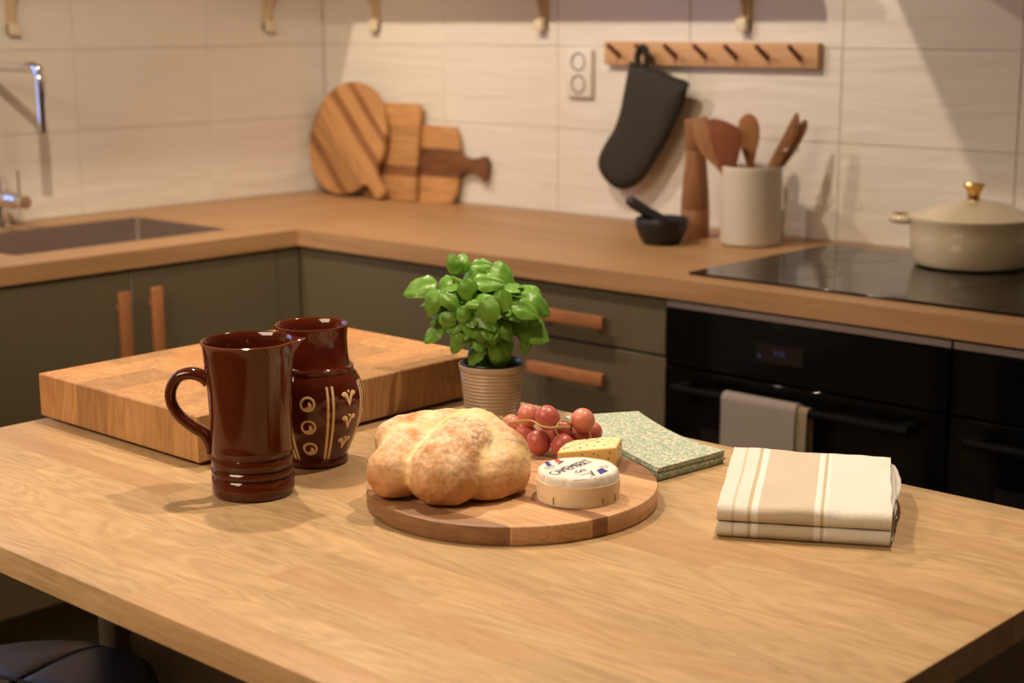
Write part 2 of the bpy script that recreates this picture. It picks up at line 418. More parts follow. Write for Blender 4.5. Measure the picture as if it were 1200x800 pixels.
# tiles: 40 x 20 cm, laid in straight rows
rows = [.9115, 1.1247, 1.3275, 1.5303, 1.7331]
TW, G = .408, .0012
def tilemesh(w, h):
    bm = bmesh.new(); addbox(bm, 0, w, -.004, .004, 0, h, .0012, 1)
    bmesh.ops.recalc_face_normals(bm, faces=bm.faces[:])
    me = bpy.data.meshes.new('tile'); bm.to_mesh(me); bm.free(); me.materials.append(M['tile']); return me
cache = {}
def tile(parent, x, y, z, w, h, rz):
    k = (round(w, 4), round(h, 4))
    if k not in cache: cache[k] = tilemesh(w, h)
    o = bpy.data.objects.new('tile', cache[k]); COL.objects.link(o); o.parent = parent
    o.location = (x, y, z); o.rotation_euler = (random.uniform(-.0016, .0016), 0, rz + random.uniform(-.001, .001))
for z0, z1 in zip(rows, rows[1:]):
    xs = [.005, .082] + [.082 + TW * k for k in range(1, 8)]
    for a, b in zip(xs, xs[1:]): tile(wb, a + G, .004, z0 + G, b - a - 2 * G, z1 - z0 - 2 * G, 0)
    for k in range(3): tile(wl, -.004, -TW * (k + 1) + G, z0 + G, TW - 2 * G, z1 - z0 - 2 * G, math.pi / 2)
bmp_ = bmesh.new(); addbox(bmp_, 0.002, RX, -.001, .007, 1.735, RZ); bmo('plaster_panel', bmp_, M['wall'], wb)
bmp_ = bmesh.new(); addbox(bmp_, -.007, .001, -1.31, -.001, 1.735, RZ); bmo('plaster_panel', bmp_, M['wall'], wl)
bmp_ = bmesh.new(); addbox(bmp_, 2.95, RX, -.001, .007, 0, 1.734); bmo('plaster_panel', bmp_, M['wall'], wb)

# ------------------------------------------------------------------ worktop, sink, tap
H = .91
SX0, SX1, SY0, SY1 = .125, .505, -1.30, -.735
xs = [0.001, SX0, SX1, .635, 3.1]; ys = [-2.6, SY0, SY1, -.635, -.001]
def keep(i, j):
    if i == 3: return j == 3
    return not (i == 1 and j == 1)
wt = thing('worktop', 'L-shaped oak laminate worktop along the tiled walls', 'worktop', (0, 0, 0))
cells('slab', xs[3:], ys, H - .038, H, lambda i, j: j == 3, M['worktop'], wt)
cells('slab', xs[:4], ys, H - .038, H, lambda i, j: not (i == 1 and j == 1), M['worktopy'], wt)
sk = thing('kitchen_sink', 'brushed steel sink let into the worktop', 'sink', (0, 0, 0))
bm = bmesh.new(); d = .19; t_ = .004
out = [(SX0, SY0), (SX1, SY0), (SX1, SY1), (SX0, SY1)]
def ringrect(m, z): return [bm.verts.new(p) for p in ((SX0 + m, SY0 + m, z), (SX1 - m, SY0 + m, z), (SX1 - m, SY1 - m, z), (SX0 + m, SY1 - m, z))]
r0 = ringrect(.0005, H - .001); r1 = ringrect(.003, H - .001); r2 = ringrect(.008, H - d); r3 = ringrect(.0005, H - d - t_)
for a, b in ((r0, r1), (r1, r2), (r3, r0)):
    for i in range(4): bm.faces.new((a[i], a[(i + 1) % 4], b[(i + 1) % 4], b[i]))
bm.faces.new(r2); bm.faces.new(r3[::-1])
es = [e for e in bm.edges if (e.verts[0] in r1 and e.verts[1] in r2) or (e.verts[1] in r1 and e.verts[0] in r2)]
bmesh.ops.bevel(bm, geom=es, offset=.014, segments=4, affect='EDGES', profile=.5)
bmo('basin', bm, M['steel'], sk, 35)
o = lathe('drain', [(0, 0), (.04, 0), (.045, .003), (.03, .004), (0, .002)], M['chrome'], sk, 24); o.location = (.31, -1.02, H - d)
tp = thing('kitchen_tap', 'chrome mixer tap with angular spout over the sink', 'tap', (.06, -1.088, H))
lathe('tap_body', [(0, 0), (.028, 0), (.028, .006), (.023, .010), (.023, .12), (.020, .125), (0, .125)], M['chrome'], tp, 28)
sp = [(0, 0, .12), (0, 0, .36), (.004, 0, .378), (.02, 0, .385), (.205, 0, .385), (.227, 0, .380), (.235, 0, .362), (.235, 0, .24)]
tube('spout', sp, .0115, M['chrome'], tp, 16)
lv = tube('lever_hub', [(.018, 0, .072), (.080, 0, .072), (.083, 0, .072), (.135, 0, .072)], [.019, .019, .0155, .0155], M['chrome'], tp, 20)
tube('lever_pin', [(.108, 0, .085), (.108, 0, .145)], .003, M['chrome'], lv, 8)

# ------------------------------------------------------------------ base cabinets
FX = .623
cabs = 'olive base cabinets under the worktop'
def left_cab(y0, y1, label, doors, handles):
    c = thing('base_cabinet', label, 'cabinet', (.31, (y0 + y1) / 2, 0), 0, cabs); oy = (y0 + y1) / 2; ox = .31
    box('carcass', (.01 - ox, FX - .022 - ox, y0 + .001 - oy, y1 - .001 - oy, .16, .20), M['carcass'], c)
    box('side_panel', (.01 - ox, FX - .022 - ox, y0 + .001 - oy, y0 + .017 - oy, .20, .870), M['carcass'], c)
    box('side_panel', (.01 - ox, FX - .022 - ox, y1 - .017 - oy, y1 - .001 - oy, .20, .870), M['carcass'], c)
    box('plinth', (.53 - ox, .545 - ox, y0 - oy, y1 - oy, 0, .16), M['plinth'], c)
    for (a, b), hy in zip(doors, handles):
        dr = box('door', (FX - .02 - ox, FX - ox, a + .0015 - oy, b - .0015 - oy, .165, .869), M['olive'], c, .0015, 1)
        if hy is not None:
            h = box('handle', (FX + .016 - ox, FX + .030 - ox, hy - .013 - oy, hy + .013 - oy, .615, .825), M['handle'], dr, .002)
            bm = bmesh.new()
            for z in (.65, .79): addbox(bm, FX - .001 - ox, FX + .018 - ox, hy - .006 - oy, hy + .006 - oy, z - .006, z + .006)
            bmo('handle_stud', bm, M['handle'], h)
left_cab(-1.50, -.69, 'olive two-door cabinet under the steel sink, with upright wooden handles', [(-1.50, -1.096), (-1.096, -.69)], [-1.128, -1.045])
left_cab(-2.31, -1.502, 'olive cabinet further along the sink worktop, away from the corner', [(-2.31, -1.906), (-1.906, -1.502)], [-1.95, -1.86])
fl = thing('corner_filler', 'olive filler strip and blank panel at the inner worktop corner', 'cabinet', (FX, -FX, 0))
box('filler_strip', (-.02, 0, -.065, -.001, .165, .869), M['olive'], fl)
box('blank_panel', (.003, .640, 0, .02, .165, .869), M['olive'], fl, .0015, 1)
box('plinth', (-.08, .641, .078, .093, 0, .16), M['plinth'], fl)
DX0, DX1 = 1.265, 1.725
dc = thing('drawer_cabinet', 'olive drawer unit with horizontal wooden bar handles beside the oven', 'cabinet', ((DX0 + DX1) / 2, -.31, 0)); ox, oy = (DX0 + DX1) / 2, -.31
box('carcass', (DX0 + .001 - ox, DX1 - .001 - ox, -.593 - oy, -.01 - oy, .16, .870), M['carcass'], dc)
box('plinth', (DX0 - ox, DX1 - ox, -.545 - oy, -.53 - oy, 0, .16), M['plinth'], dc)
for z0, z1, hz in ((.755, .866, .806), (.462, .752, .690), (.165, .459, .40)):
    dr = box('drawer_front', (DX0 + .0015 - ox, DX1 - .0015 - ox, -FX - oy, -FX + .02 - oy, z0 + .001, z1 - .001), M['olive'], dc, .0015, 1)
    h = box('handle', (1.385 - ox, 1.588 - ox, -FX - .030 - oy, -FX - .016 - oy, hz - .0125, hz + .0125), M['handle'], dr, .002)
    bm = bmesh.new()
    for x in (1.42, 1.555): addbox(bm, x - .006 - ox, x + .006 - ox, -FX - .018 - oy, -FX + .001 - oy, hz - .006, hz + .006)
    bmo('handle_stud', bm, M['handle'], h)

# ------------------------------------------------------------------ ovens
def textmesh(body, size, mat, parent, loc, rot, name, align='CENTER', ext=.0001, shear=0, off=0.0):
    cu = bpy.data.curves.new(name, 'FONT'); cu.body = body; cu.size = size; cu.align_x = align; cu.align_y = 'CENTER'; cu.extrude = ext; cu.shear = shear; cu.offset = off
    o = bpy.data.objects.new(name, cu); COL.objects.link(o)
    bpy.context.view_layer.update()
    me = bpy.data.meshes.new_from_object(o.evaluated_get(bpy.context.evaluated_depsgraph_get()))
    bpy.data.objects.remove(o); me.materials.clear()
    q = link(name, me, mat, parent); q.location = loc; q.rotation_euler = rot
    return q
def oven(x0, label, first):
    v = thing('built_in_oven', label, 'oven', (x0 + .3, -.31, 0)); oy = -.31
    box('oven_body', (-.299, .299, -.595 - oy, -.02 - oy, .17, .853), M['black'], v)
    box('metal_strip', (-.2985, .2985, -FX - .002 - oy, -.596 - oy, .853, .866), M['alu'], v, .001, 1)
    cp = box('control_panel', (-.298, .298, -FX - .004 - oy, -.596 - oy, .742, .850), M['blackglass'], v, .0015, 1)
    box('display', (-.088, .012, -FX - .0048 - oy, -FX - .0035 - oy, .778, .812), M['screen'], cp)
    textmesh('9:20', .014, M['digits'], cp, (-.038, -FX - .0052 - oy, .796), (math.pi / 2, 0, 0), 'clock')
    box('indicator', (-.084, -.078, -FX - .0052 - oy, -FX - .0047 - oy, .786, .791), M['digits'], cp)
    dr = box('oven_door', (-.298, .298, -FX - .006 - oy, -.596 - oy, .265, .738), M['blackglass'], v, .002, 1)
    bm = bmesh.new(); addtube(bm, [(-.25, -.668 - oy, .708), (.25, -.668 - oy, .708)], .0085, 14)
    hd = bmo('door_handle', bm, M['black'], dr, 50)
    for sx in (-.235, .235): box('handle_bracket', (sx - .012, sx + .012, -.668 - oy, -FX - .0055 - oy, .700, .716), M['black'], hd, .002)
    box('door_window', (-.21, .21, -FX - .0068 - oy, -FX - .0055 - oy, .33, .63), M['screen'], dr)
    box('lower_panel', (-.298, .298, -FX - oy, -.596 - oy, .17, .262), M['black'], v)
    return v
oven(1.725, 'black glass oven under the hob with a linen towel on its bar', True)
oven(2.326, 'second black glass oven, with no towel on its bar', False)
# linen towel over the oven bar
lt = thing('hand_towel', 'pale grey linen towel hanging over the oven door bar', 'towel', (1.987, -.668, .708))
def drape(x0, x1, zf, zb, off, mat, name, seg=14):
    bm = bmesh.new(); prof = []
    r = .0105 + off
    for k in range(13): prof.append((-r, zf + (0 - zf) * k / 12))
    for k in range(1, 12): a = math.pi - math.pi * k / 12; prof.append((r * math.cos(a), r * math.sin(a)))
    for k in range(13): prof.append((r, (zb) * k / 12))
    g = []
    for i in range(seg + 1):
        u = i / seg; row = []
        for (y, z) in prof:
            wob = .0035 * math.sin(u * 9 + z * 20) * min(1, abs(z) * 9) if z < 0 else 0
            row.append(bm.verts.new((x0 + (x1 - x0) * u + .03 * min(0, z) * (u - .5), y - abs(wob) * (1 if y < 0 else -.6), z)))
        g.append(row)
    for a, b in zip(g, g[1:]):
        for k in range(len(prof) - 1): bm.faces.new((a[k], a[k + 1], b[k + 1], b[k]))
    bmesh.ops.solidify(bm, geom=bm.faces[:], thickness=.0025)
    return bmo(name, bm, mat, lt, 60)
drape(-.088, .072, -.26, -.20, .004, M['linen'], 'outer_fold')
drape(-.070, .094, -.24, -.24, .0, M['linen_b'], 'inner_fold')

# ------------------------------------------------------------------ hob, pot
M['ringp'] = plain('ring_print', (.03, .028, .026), .4)
hb = thing('induction_hob', 'black glass induction hob set on the oak worktop', 'hob', (2.128, -.315, H))
bm = bmesh.new(); addbox(bm, -.390, .390, -.258, .258, .0003, .0055, .0015, 1); bmo('glass_plate', bm, M['hobglass'], hb, 40)
for x, y, r in ((-.24, -.12, .09), (.20, -.12, .105), (-.24, .13, .075), (.20, .13, .09)):
    bm = bmesh.new()
    for sx, sy in ((0, 1),):
        addlathe(bm, [(r - .0012, .0056), (r, .0056), (r, .0058), (r - .0012, .0058), (r - .0012, .0056)], 40, x, y)
    bmo('cooking_ring', bm, M['ringp'], hb)
PT = Vector((2.105, -.140, H + .0060))
pt = thing('casserole_pot', 'cream enamel casserole with brass lid knob on the hob', 'pot', PT, 0)
lathe('pot_body', [(0, 0), (.098, 0), (.108, .004), (.115, .016), (.120, .06), (.121, .088), (.123, .091), (.121, .093), (.116, .091), (.115, .06), (.109, .02), (.1, .01), (0, .008)], M['enamel'], pt, 64)
ld = lathe('lid', [(0, .1285), (.022, .128), (.055, .122), (.085, .112), (.110, .1015), (.1225, .0975), (.1240, .0955), (.1215, .0935), (.11, .0945), (0, .118)], M['enamel'], pt, 64)
lathe('knob', [(0, .1275), (.013, .1275), (.012, .134), (.0135, .143), (.019, .153), (.0215, .158), (.0205, .160), (.015, .1605), (0, .159)], M['brass'], ld, 32)
for a in (math.radians(200), math.radians(20)):
    bm = bmesh.new(); ca, sa = math.cos(a), math.sin(a)
    loop = [(.115, -.040), (.128, -.040), (.146, -.034), (.155, -.018), (.157, 0), (.155, .018), (.146, .034), (.128, .040), (.115, .040)]
    addtube(bm, catmull([(ca * r - sa * w, sa * r + ca * w, .088) for r, w in loop], 4), .0085, 10, .62, (1, 0, 0) if False else None)
    bmo('side_handle', bm, M['enamel'], pt, 60)

# ------------------------------------------------------------------ things on the worktop
cr = thing('utensil_jar', 'ribbed off-white stoneware jar holding wooden utensils', 'jar', (1.590, -.150, H))
prof = [(0, 0), (.060, 0), (.063, .003)]
k = 0
while .006 + k * .0052 < .166:
    z = .006 + k * .0052; prof += [(.0655, z), (.0662, z + .0018), (.0655, z + .0040)]; k += 1
prof += [(.0655, .169), (.0645, .172), (.0625, .171), (.061, .165), (.060, .02), (.055, .012), (0, .012)]
lathe('jar_body', prof, M['stone'], cr, 56, 50)
def blade(bm, pts, widths, thick, normal):
    """flat tapering piece along pts; width across, bowl from thickness"""
    N = Vector(normal).normalized(); P = [Vector(p) for p in pts]; rings = []
    for i, p in enumerate(P):
        T = (P[min(i + 1, len(P) - 1)] - P[max(i - 1, 0)]).normalized(); W = T.cross(N).normalized(); n = W.cross(T)
        w = widths[i] / 2; h = thick / 2
        rings.append([bm.verts.new(p + W * w * math.cos(q) + n * h * math.sin(q)) for q in [2 * math.pi * k / 10 for k in range(10)]])
    for a, b in zip(rings, rings[1:]):
        for k in range(10): bm.faces.new((a[k], a[(k + 1) % 10], b[(k + 1) % 10], b[k]))
    bm.faces.new(rings[0][::-1]); bm.faces.new(rings[-1])
CN = (.567, -.823, .0)
def utensil(name, label, foot, tip, wid, thick, mat, cat, extra=None, bow=0):
    """foot, tip in jar-local metres; wid = widths from foot to tip"""
    o = thing(name, label, cat, (1.590, -.150, H + .0135))
    bm = bmesh.new(); f, t = Vector(foot), Vector(tip); n = len(wid)
    blade(bm, [f.lerp(t, i / (n - 1)) + Vector(CN) * bow * math.sin(math.pi * i / (n - 1)) for i in range(n)], wid, thick, CN)
    bmo('blade', bm, mat, o, 60); return o
LX = lambda lat, dep, z: (lat * .823 + -dep * .567, lat * .567 + dep * .823, z)       # camera-right / away, at the jar
JP = Vector((1.590, -.150, H + .0135)); JN = Vector((-.567, .823, 0))
def jl(px, py, dep):                                 # photo pixel -> upright plane through the jar, jar-local
    d = R_ * ((px - 600) / FPX) + U_ * (-(py - 400) / FPX) + F_
    return CAM + d * (((JP - CAM).dot(JN) + dep) / d.dot(JN)) - JP
def utensil(name, label, cat, parts, mat, th=.006):
    o = thing(name, label, cat, JP)
    for nm, ol_, dep, foot in parts:
        L = [jl(x, y, dep) for x, y in ol_]; L = catmull(L + L[:1], 3)[:-1]
        ex, ez = Vector((.823, .567, 0)), Vector((0, 0, 1))
        bm = bmesh.new(); addprism(bm, [(p.dot(ex), p.z) for p in L], -th / 2, th / 2, .0018, 2)
        for v in bm.verts: x, z, t_ = v.co; v.co = ex * x + ez * z + JN * (dep + t_ + 18 * (x - L[0].dot(ex)) ** 2 * .0)
        bl = bmo(nm, bm, mat, o, 50)
        low = min(L, key=lambda p: p.z); lows = [p for p in L if p.z < low.z + .006]; m0 = sum(lows, Vector()) / len(lows)
        tube('shank', [m0 + Vector((0, 0, .004)), m0.lerp(Vector(LX(*foot)), .5), Vector(LX(*foot))], .0052, mat, o, 10)
    return o
utensil('wooden_spoon', 'pale wooden spoon with round bowl in the utensil jar', 'spoon', [('bowl', [(864, 152), (866, 141), (872, 134.5), (879, 133), (886, 138), (890, 149), (890, 162), (887, 176), (884, 190), (884, 206), (878, 206), (874, 190), (868, 172)], .030, (.004, -.02, .006))], M['spoon'])
utensil('wooden_turner', 'dark red-brown wooden turner in the utensil jar', 'spatula', [('blade', [(831, 144), (834, 138.5), (850, 142), (866, 150), (869, 157), (868, 173), (864, 190), (861, 207), (847, 207), (842, 194), (836, 177), (832, 160)], -.012, (.006, .02, .006))], M['spatula'])
utensil('wooden_spatula', 'light brown slim spatula leaning out of the utensil jar toward the pepper mill', 'spatula', [('blade', [(809, 144), (812, 139.5), (819, 138), (826, 135.5), (832, 142), (833, 152), (838, 172), (846, 190), (855, 204), (848, 206), (838, 195), (822, 180), (813, 161)], .010, (.020, .0, .006))], M['tongs'])
tg = utensil('wooden_tongs', 'wooden tongs with wire spring, leaning out of the utensil jar', 'tongs', [('tong_arm', [(894, 206), (901, 190), (913, 168), (925, 145), (931.5, 133), (936, 133.5), (937, 147), (933, 160), (925, 176), (914, 191), (905, 206)], .0, (-.022, -.004, .006)), ('tong_arm', [(900, 206), (909, 190), (922, 171), (933, 153), (940, 142), (945.5, 140.5), (946, 150), (940, 164), (929, 182), (918, 196), (909, 206)], .013, (-.010, .010, .006))], M['tongs'])
bm = bmesh.new(); c = jl(924, 176, .004)
addtube(bm, [c + Vector(LX(.022 * math.cos(a), .016 * math.sin(a), .004 * math.sin(3 * a))) for a in [2 * math.pi * k / 24 for k in range(25)]], .0016, 6)
bmo('wire_ring', bm, M['chrome'], tg, 60)
ml = thing('pepper_mill', 'tall turned walnut pepper mill behind the black mortar', 'mill', (1.432, -.140, H))
lathe('mill_body', [(0, 0), (.032, 0), (.033, .003), (.0325, .062), (.0315, .0635), (.0315, .0655), (.0322, .067), (.029, .12), (.0225, .19), (.0215, .196), (0, .196)], M['mill'], ml, 40)
lathe('mill_head', [(0, .197), (.021, .197), (.0225, .200), (.024, .225), (.0275, .262), (.0270, .2655), (.02, .266), (0, .262)], M['mill'], ml, 40)
mo = thing('mortar', 'black granite mortar bowl on the oak worktop', 'mortar', (1.437, -.268, H))
lathe('bowl', [(0, 0), (.036, 0), (.041, .003), (.050, .018), (.0575, .038), (.0585, .054), (.0565, .0575), (.052, .056), (.050, .040), (.040, .024), (.02, .016), (0, .015)], M['granite'], mo, 48)
pe = thing('pestle', 'black stone pestle leaning out of the mortar', 'pestle', (1.437, -.268, H))
f = Vector(LX(.022, .0, .034)); t = Vector(LX(-.078, .004, .098))
tube('shaft', [f.lerp(t, q) for q in (0, .04, .12, .3, .6, .85, .96, 1.0)], [.006, .013, .0165, .015, .0125, .0125, .0105, .004], M['granite'], pe, 16)

# chopping boards in the corner, each leaning on the wall
def lean(name, label, x, ybase, tilt, th):
    o = thing(name, label, 'chopping board', (x, ybase, H)); o.rotation_euler = (math.radians(90 - tilt), 0, 0); return o
def board_bm(outline, th, bev=.003):
    bm = bmesh.new(); addprism(bm, outline, 0, th, bev); bmesh.ops.recalc_face_normals(bm, faces=bm.faces[:]); return bm
# round paddle, handle pointing to the lower right
rr, hl, hwid = .158, .245, .021; ang = math.radians(-41)
ol = []
N = 60; gap = .20
for k in range(N + 1):
    a = ang + gap + (2 * math.pi - 2 * gap) * k / N; ol.append((rr * math.cos(a), rr * math.sin(a)))
ca, sa = math.cos(ang), math.sin(ang)
hp = [(.168, -.025), (.185, -.0195), (.215, -.0185), (.232, -.020), (.242, -.014), (.246, 0), (.242, .014), (.232, .020), (.215, .0185), (.185, .0195), (.168, .025)]
ol += [(ca * r * .945 - sa * w, sa * r * .945 + ca * w) for r, w in hp]
zc = .162
bo = lean('chopping_board', 'round acacia paddle board with stub handle, leaning in the wall corner', .172, -.092, 12.5, .018)
bmx = board_bm([(x, y + zc) for x, y in ol], .018)
ax = (-sa, ca); offc = ax[1] * zc
dl = [M['acacia_l'], M['acacia_d'], M['acacia_l'], M['acacia_l'], M['acacia_d'], M['acacia_l'], M['acacia_l']]
mats_r = {}
def rotwood(base, dk, lt, rot):
    return wood(base, dk, lt, 'x', .5, .18, figure=16, fig_amt=.6, rot=rot)
RL = rotwood('acacia_light_turned', (.33, .155, .055), (.52, .28, .11), -ang); RD = rotwood('acacia_dark_turned', (.15, .058, .022), (.27, .12, .045), -ang)
strips('strip', bmx, lambda k: [RL, RD, RL, RL, RD, RL, RD, RL][k % 8], bo, ax, [offc + c for c in (-.11, -.085, -.03, .03, .055, .095, .115)])
# rectangular board behind it
bo = lean('chopping_board', 'upright rectangular acacia board tucked behind the round paddle board', .325, -.047, 6.5, .016)
bmx = board_bm([(-.10, 0), (.105, 0), (.105, .255), (.098, .262), (-.093, .262), (-.10, .255)], .016, .002)
strips('strip', bmx, lambda k: [M['acacia_l'], M['acacia_d'], M['acacia_l'], M['acacia_l'], M['acacia_d']][k % 5], bo, (0, 1), (.065, .095, .20))
# board with fish-tail handle
bo = lean('chopping_board', 'small acacia board with flared fishtail handle pointing along the wall', .455, -.022, 4.5, .016)
q = [(-.13, .01), (-.12, 0), (.075, 0), (.095, .006), (.108, .03), (.116, .072), (.135, .089), (.165, .092), (.192, .082), (.212, .068), (.218, .098), (.213, .132), (.19, .128), (.165, .124), (.135, .128), (.116, .142), (.108, .175), (.095, .197), (.075, .204), (-.12, .204), (-.13, .194)]
q = [(p.x, p.y) for p in catmull([(x, y, 0) for x, y in q], 3)]
bmx = board_bm(q, .016, .002)
strips('strip', bmx, lambda k: [M['acacia_l'], M['acacia_d'], M['acacia_l']][k], bo, (0, 1), (.068, .145))

# ------------------------------------------------------------------ on the back wall
so = thing('wall_socket', 'white double wall socket on the tiles beside the peg rail', 'socket', (.977, 0, 1.264))
box('housing', (-.041, .041, -.014, -.0002, -.059, .059), M['white'], so, .004)
for z in (.027, -.027):
    bm = bmesh.new(); addlathe(bm, [(.0225, 0), (.0225, .0015), (.0195, .0015), (.0185, -.006), (0, -.006)], 32)
    for v in bm.verts: v.co = Vector((v.co.x, -.0145 - v.co.z, v.co.y + z))
    s1 = bmo('socket_cup', bm, M['sockethole'], so, 40)
    for dx in (-.0095, .0095):
        bm = bmesh.new(); addlathe(bm, [(0, 0), (.0026, 0), (.0026, .0006), (0, .0006)], 10)
        for v in bm.verts: v.co = Vector((v.co.x + dx, -.0090 - v.co.z, v.co.y + z))
        bmo('pin_hole', bm, M['black'], s1)
rl = thing('peg_rail', 'beech peg rail with seven slanted pegs on the tiled wall', 'peg rail', (1.364, 0, 1.313))
box('board', (-.30, .30, -.020, -.0002, -.0275, .0275), M['rail'], rl, .002)
for i in range(7):
    x = -.253 + i * .0845
    tube('peg', [(x, -.018, -.006), (x, -.030, .001), (x, -.062, .020), (x, -.066, .0225)], [.0065, .0062, .0055, .003], M['peg'], rl, 12)
for x in (-.21, .215):
    o = lathe('screw', [(0, 0), (.0035, 0), (.003, .0012), (0, .0012)], M['steel'], rl, 12); o.location = (x, -.0198, -.002); o.rotation_euler = (math.pi / 2, 0, 0)
# oven mitt hung by its loop on the second peg
mt = thing('oven_mitt', 'charcoal quilted oven mitt hanging from the peg rail', 'oven mitt', (1.195, -.052, 1.305), 0)
def MP(px, py):                                     # photo pixel -> mitt plane, local
    d = R_ * ((px - 600) / FPX) + U_ * (-(py - 400) / FPX) + F_
    p = CAM + d * ((-.052 - CAM.y) / d.y); return (p.x - 1.195, p.z - 1.305)
mo_ = [(738, 74), (752, 76), (772, 83), (790, 92), (804, 97), (806, 104), (802, 118), (794, 138), (784, 160), (775, 176), (766, 192), (756, 207), (745, 217), (732, 222), (719, 219), (708, 209), (701, 196), (702, 183), (709, 168), (719, 152), (727, 130), (732, 105)]
cl = [(p.x, p.y) for p in catmull([(*MP(*p), 0) for p in mo_ + mo_[:1]], 4)][:-1]
cx = sum(p[0] for p in cl) / len(cl); cz = sum(p[1] for p in cl) / len(cl)
bm = bmesh.new(); rings = []; NR = 9
for side in (-1, 1):
    for j in range(NR):
        s = 1 - j / NR if side == -1 else (j + 1) / NR
        if side == 1 and j == NR - 1: continue
        th = .019 * math.sqrt(max(0, 1 - s ** 4)) * side
        rings.append((s, th))
rv = [[bm.verts.new((cx + (x - cx) * s, th + .0016 * noise.noise((x * 30, s * 4, th * 60)), cz + (z - cz) * s)) for x, z in cl] for s, th in rings]
n = len(cl); c0 = bm.verts.new((cx, -.019, cz)); c1 = bm.verts.new((cx, .019, cz))
order = rv[:NR]
for a, b in zip(order, order[1:]):
    for i in range(n): bm.faces.new((a[i], a[(i + 1) % n], b[(i + 1) % n], b[i]))
for i in range(n): bm.faces.new((order[-1][i], order[-1][(i + 1) % n], c0))
back = rv[NR:]
for i in range(n): bm.faces.new((back[0][i], back[0][(i + 1) % n], c1))
for a, b in zip(back, back[1:]):
    for i in range(n): bm.faces.new((a[i], a[(i + 1) % n], b[(i + 1) % n], b[i]))
for i in range(n): bm.faces.new((back[-1][i], back[-1][(i + 1) % n], order[0][(i + 1) % n], order[0][i]))
bmo('mitt_body', bm, M['mitt'], mt, 180)
tube('hem', [(x, 0, z) for x, z in cl[0:4 * 5]], .0045, M['mitt'], mt, 8)
L0, L1 = MP(748, 77), MP(757, 79); top = MP(753, 56)
tube('hanging_loop', catmull([(L0[0], 0, L0[1]), (L0[0] - .003, 0, (L0[1] + top[1]) / 2), (top[0] - .006, 0, top[1]), (top[0] + .006, 0, top[1]), (L1[0] + .003, 0, (L1[1] + top[1]) / 2), (L1[0], 0, L1[1])], 5), .0072, M['mitt'], mt, 8, 1.3)

# shelves above the frame (their shadow falls on the tiles) with brackets whose feet show
ZS = 1.542
sb = tag(box('wall_shelf', (.001, 1.615, -.20, -.003, ZS, ZS + .022), M['worktop'], None, .002), 'long wooden shelf above the peg rail, on the back wall', 'shelf')
sl = tag(box('wall_shelf', (.003, .19, -1.25, -.201, ZS, ZS + .022), M['worktopy'], None, .002), 'wooden shelf above the sink, on the side wall', 'shelf')
def bracket(loc, rz, label, group):
    b = thing('shelf_bracket', label, 'bracket', loc, rz, group)
    box('wall_bar', (-.013, .013, -.012, -.0005, .010, .187), M['brassdark'], b, .002)
    box('foot_block', (-.013, .013, -.026, -.0005, .010, .038), M['cream_metal'], b, .002)
    box('shelf_arm', (-.010, .010, -.175, -.012, .176, .1865), M['brassdark'], b, .002)
    bm = bmesh.new(); addtube(bm, catmull([(0, -.012, .024), (0, -.020, .075), (0, -.055, .130), (0, -.14, .176)], 6), .006, 8); bmo('brace', bm, M['brassdark'], b, 60)
    lathe('screw', [(0, 0), (.003, 0), (0, .001)], M['steel'], b, 8)
for x, w in ((.234, 'nearest the wall corner'), (.852, 'above the wall socket'), (1.464, 'near the free end of the peg rail')):
    bracket((x, 0, ZS - .187), 0, 'beige shelf bracket on the back wall, ' + w, 'beige shelf brackets')
for y, w in ((-.205, 'close to the corner'), (-.985, 'over the sink tap')):
    bracket((0, y, ZS - .187), math.pi / 2, 'beige shelf bracket on the sink wall, ' + w, 'beige shelf brackets')
hd = thing('extractor_hood', 'steel extractor hood above the hob', 'hood', (2.03, -.28, 1.626))
box('canopy', (-.30, .30, -.27, .278, 0, .06), M['alu'], hd, .003)
box('chimney', (-.13, .13, .03, .278, .06, .86), M['alu'], hd, .002)

# ------------------------------------------------------------------ the island
IX0, IX1, IY0, IY1, IZ = 1.770, 3.000, -2.285, -1.515, .90
isl = thing('kitchen_island', 'kitchen island with glued oak stave top and grey-green frame', 'kitchen island', ((IX0 + IX1) / 2, (IY0 + IY1) / 2, 0))
ox, oy = (IX0 + IX1) / 2, (IY0 + IY1) / 2
random.seed(21)
nr = 19; rw = (IY1 - IY0) / nr
for r in range(nr):
    ya, yb = IY0 + r * rw, IY0 + (r + 1) * rw
    x = IX0; cuts = [IX0]; nx = IX0 + random.uniform(.12, .5)
    while nx < IX1 - .1: cuts.append(nx); nx += random.uniform(.28, .52)
    cuts.append(IX1)
    for a, b in zip(cuts, cuts[1:]):
        bm = bmesh.new(); addbox(bm, a - ox, b - ox, ya - oy, yb - oy, IZ - .027, IZ)
        es = []
        for e in bm.edges:
            v0, v1 = e.verts
            if min(v0.co.z, v1.co.z) > IZ - .001:
                for ax_, lim in ((0, IX0 - ox), (0, IX1 - ox), (1, IY0 - oy), (1, IY1 - oy)):
                    if abs(v0.co[ax_] - lim) < 1e-5 and abs(v1.co[ax_] - lim) < 1e-5: es.append(e)
        if es: bmesh.ops.bevel(bm, geom=es, offset=.0025, segments=2, affect='EDGES', profile=.5)
        bmo('stave', bm, M['island'], isl, 40 if es else None)
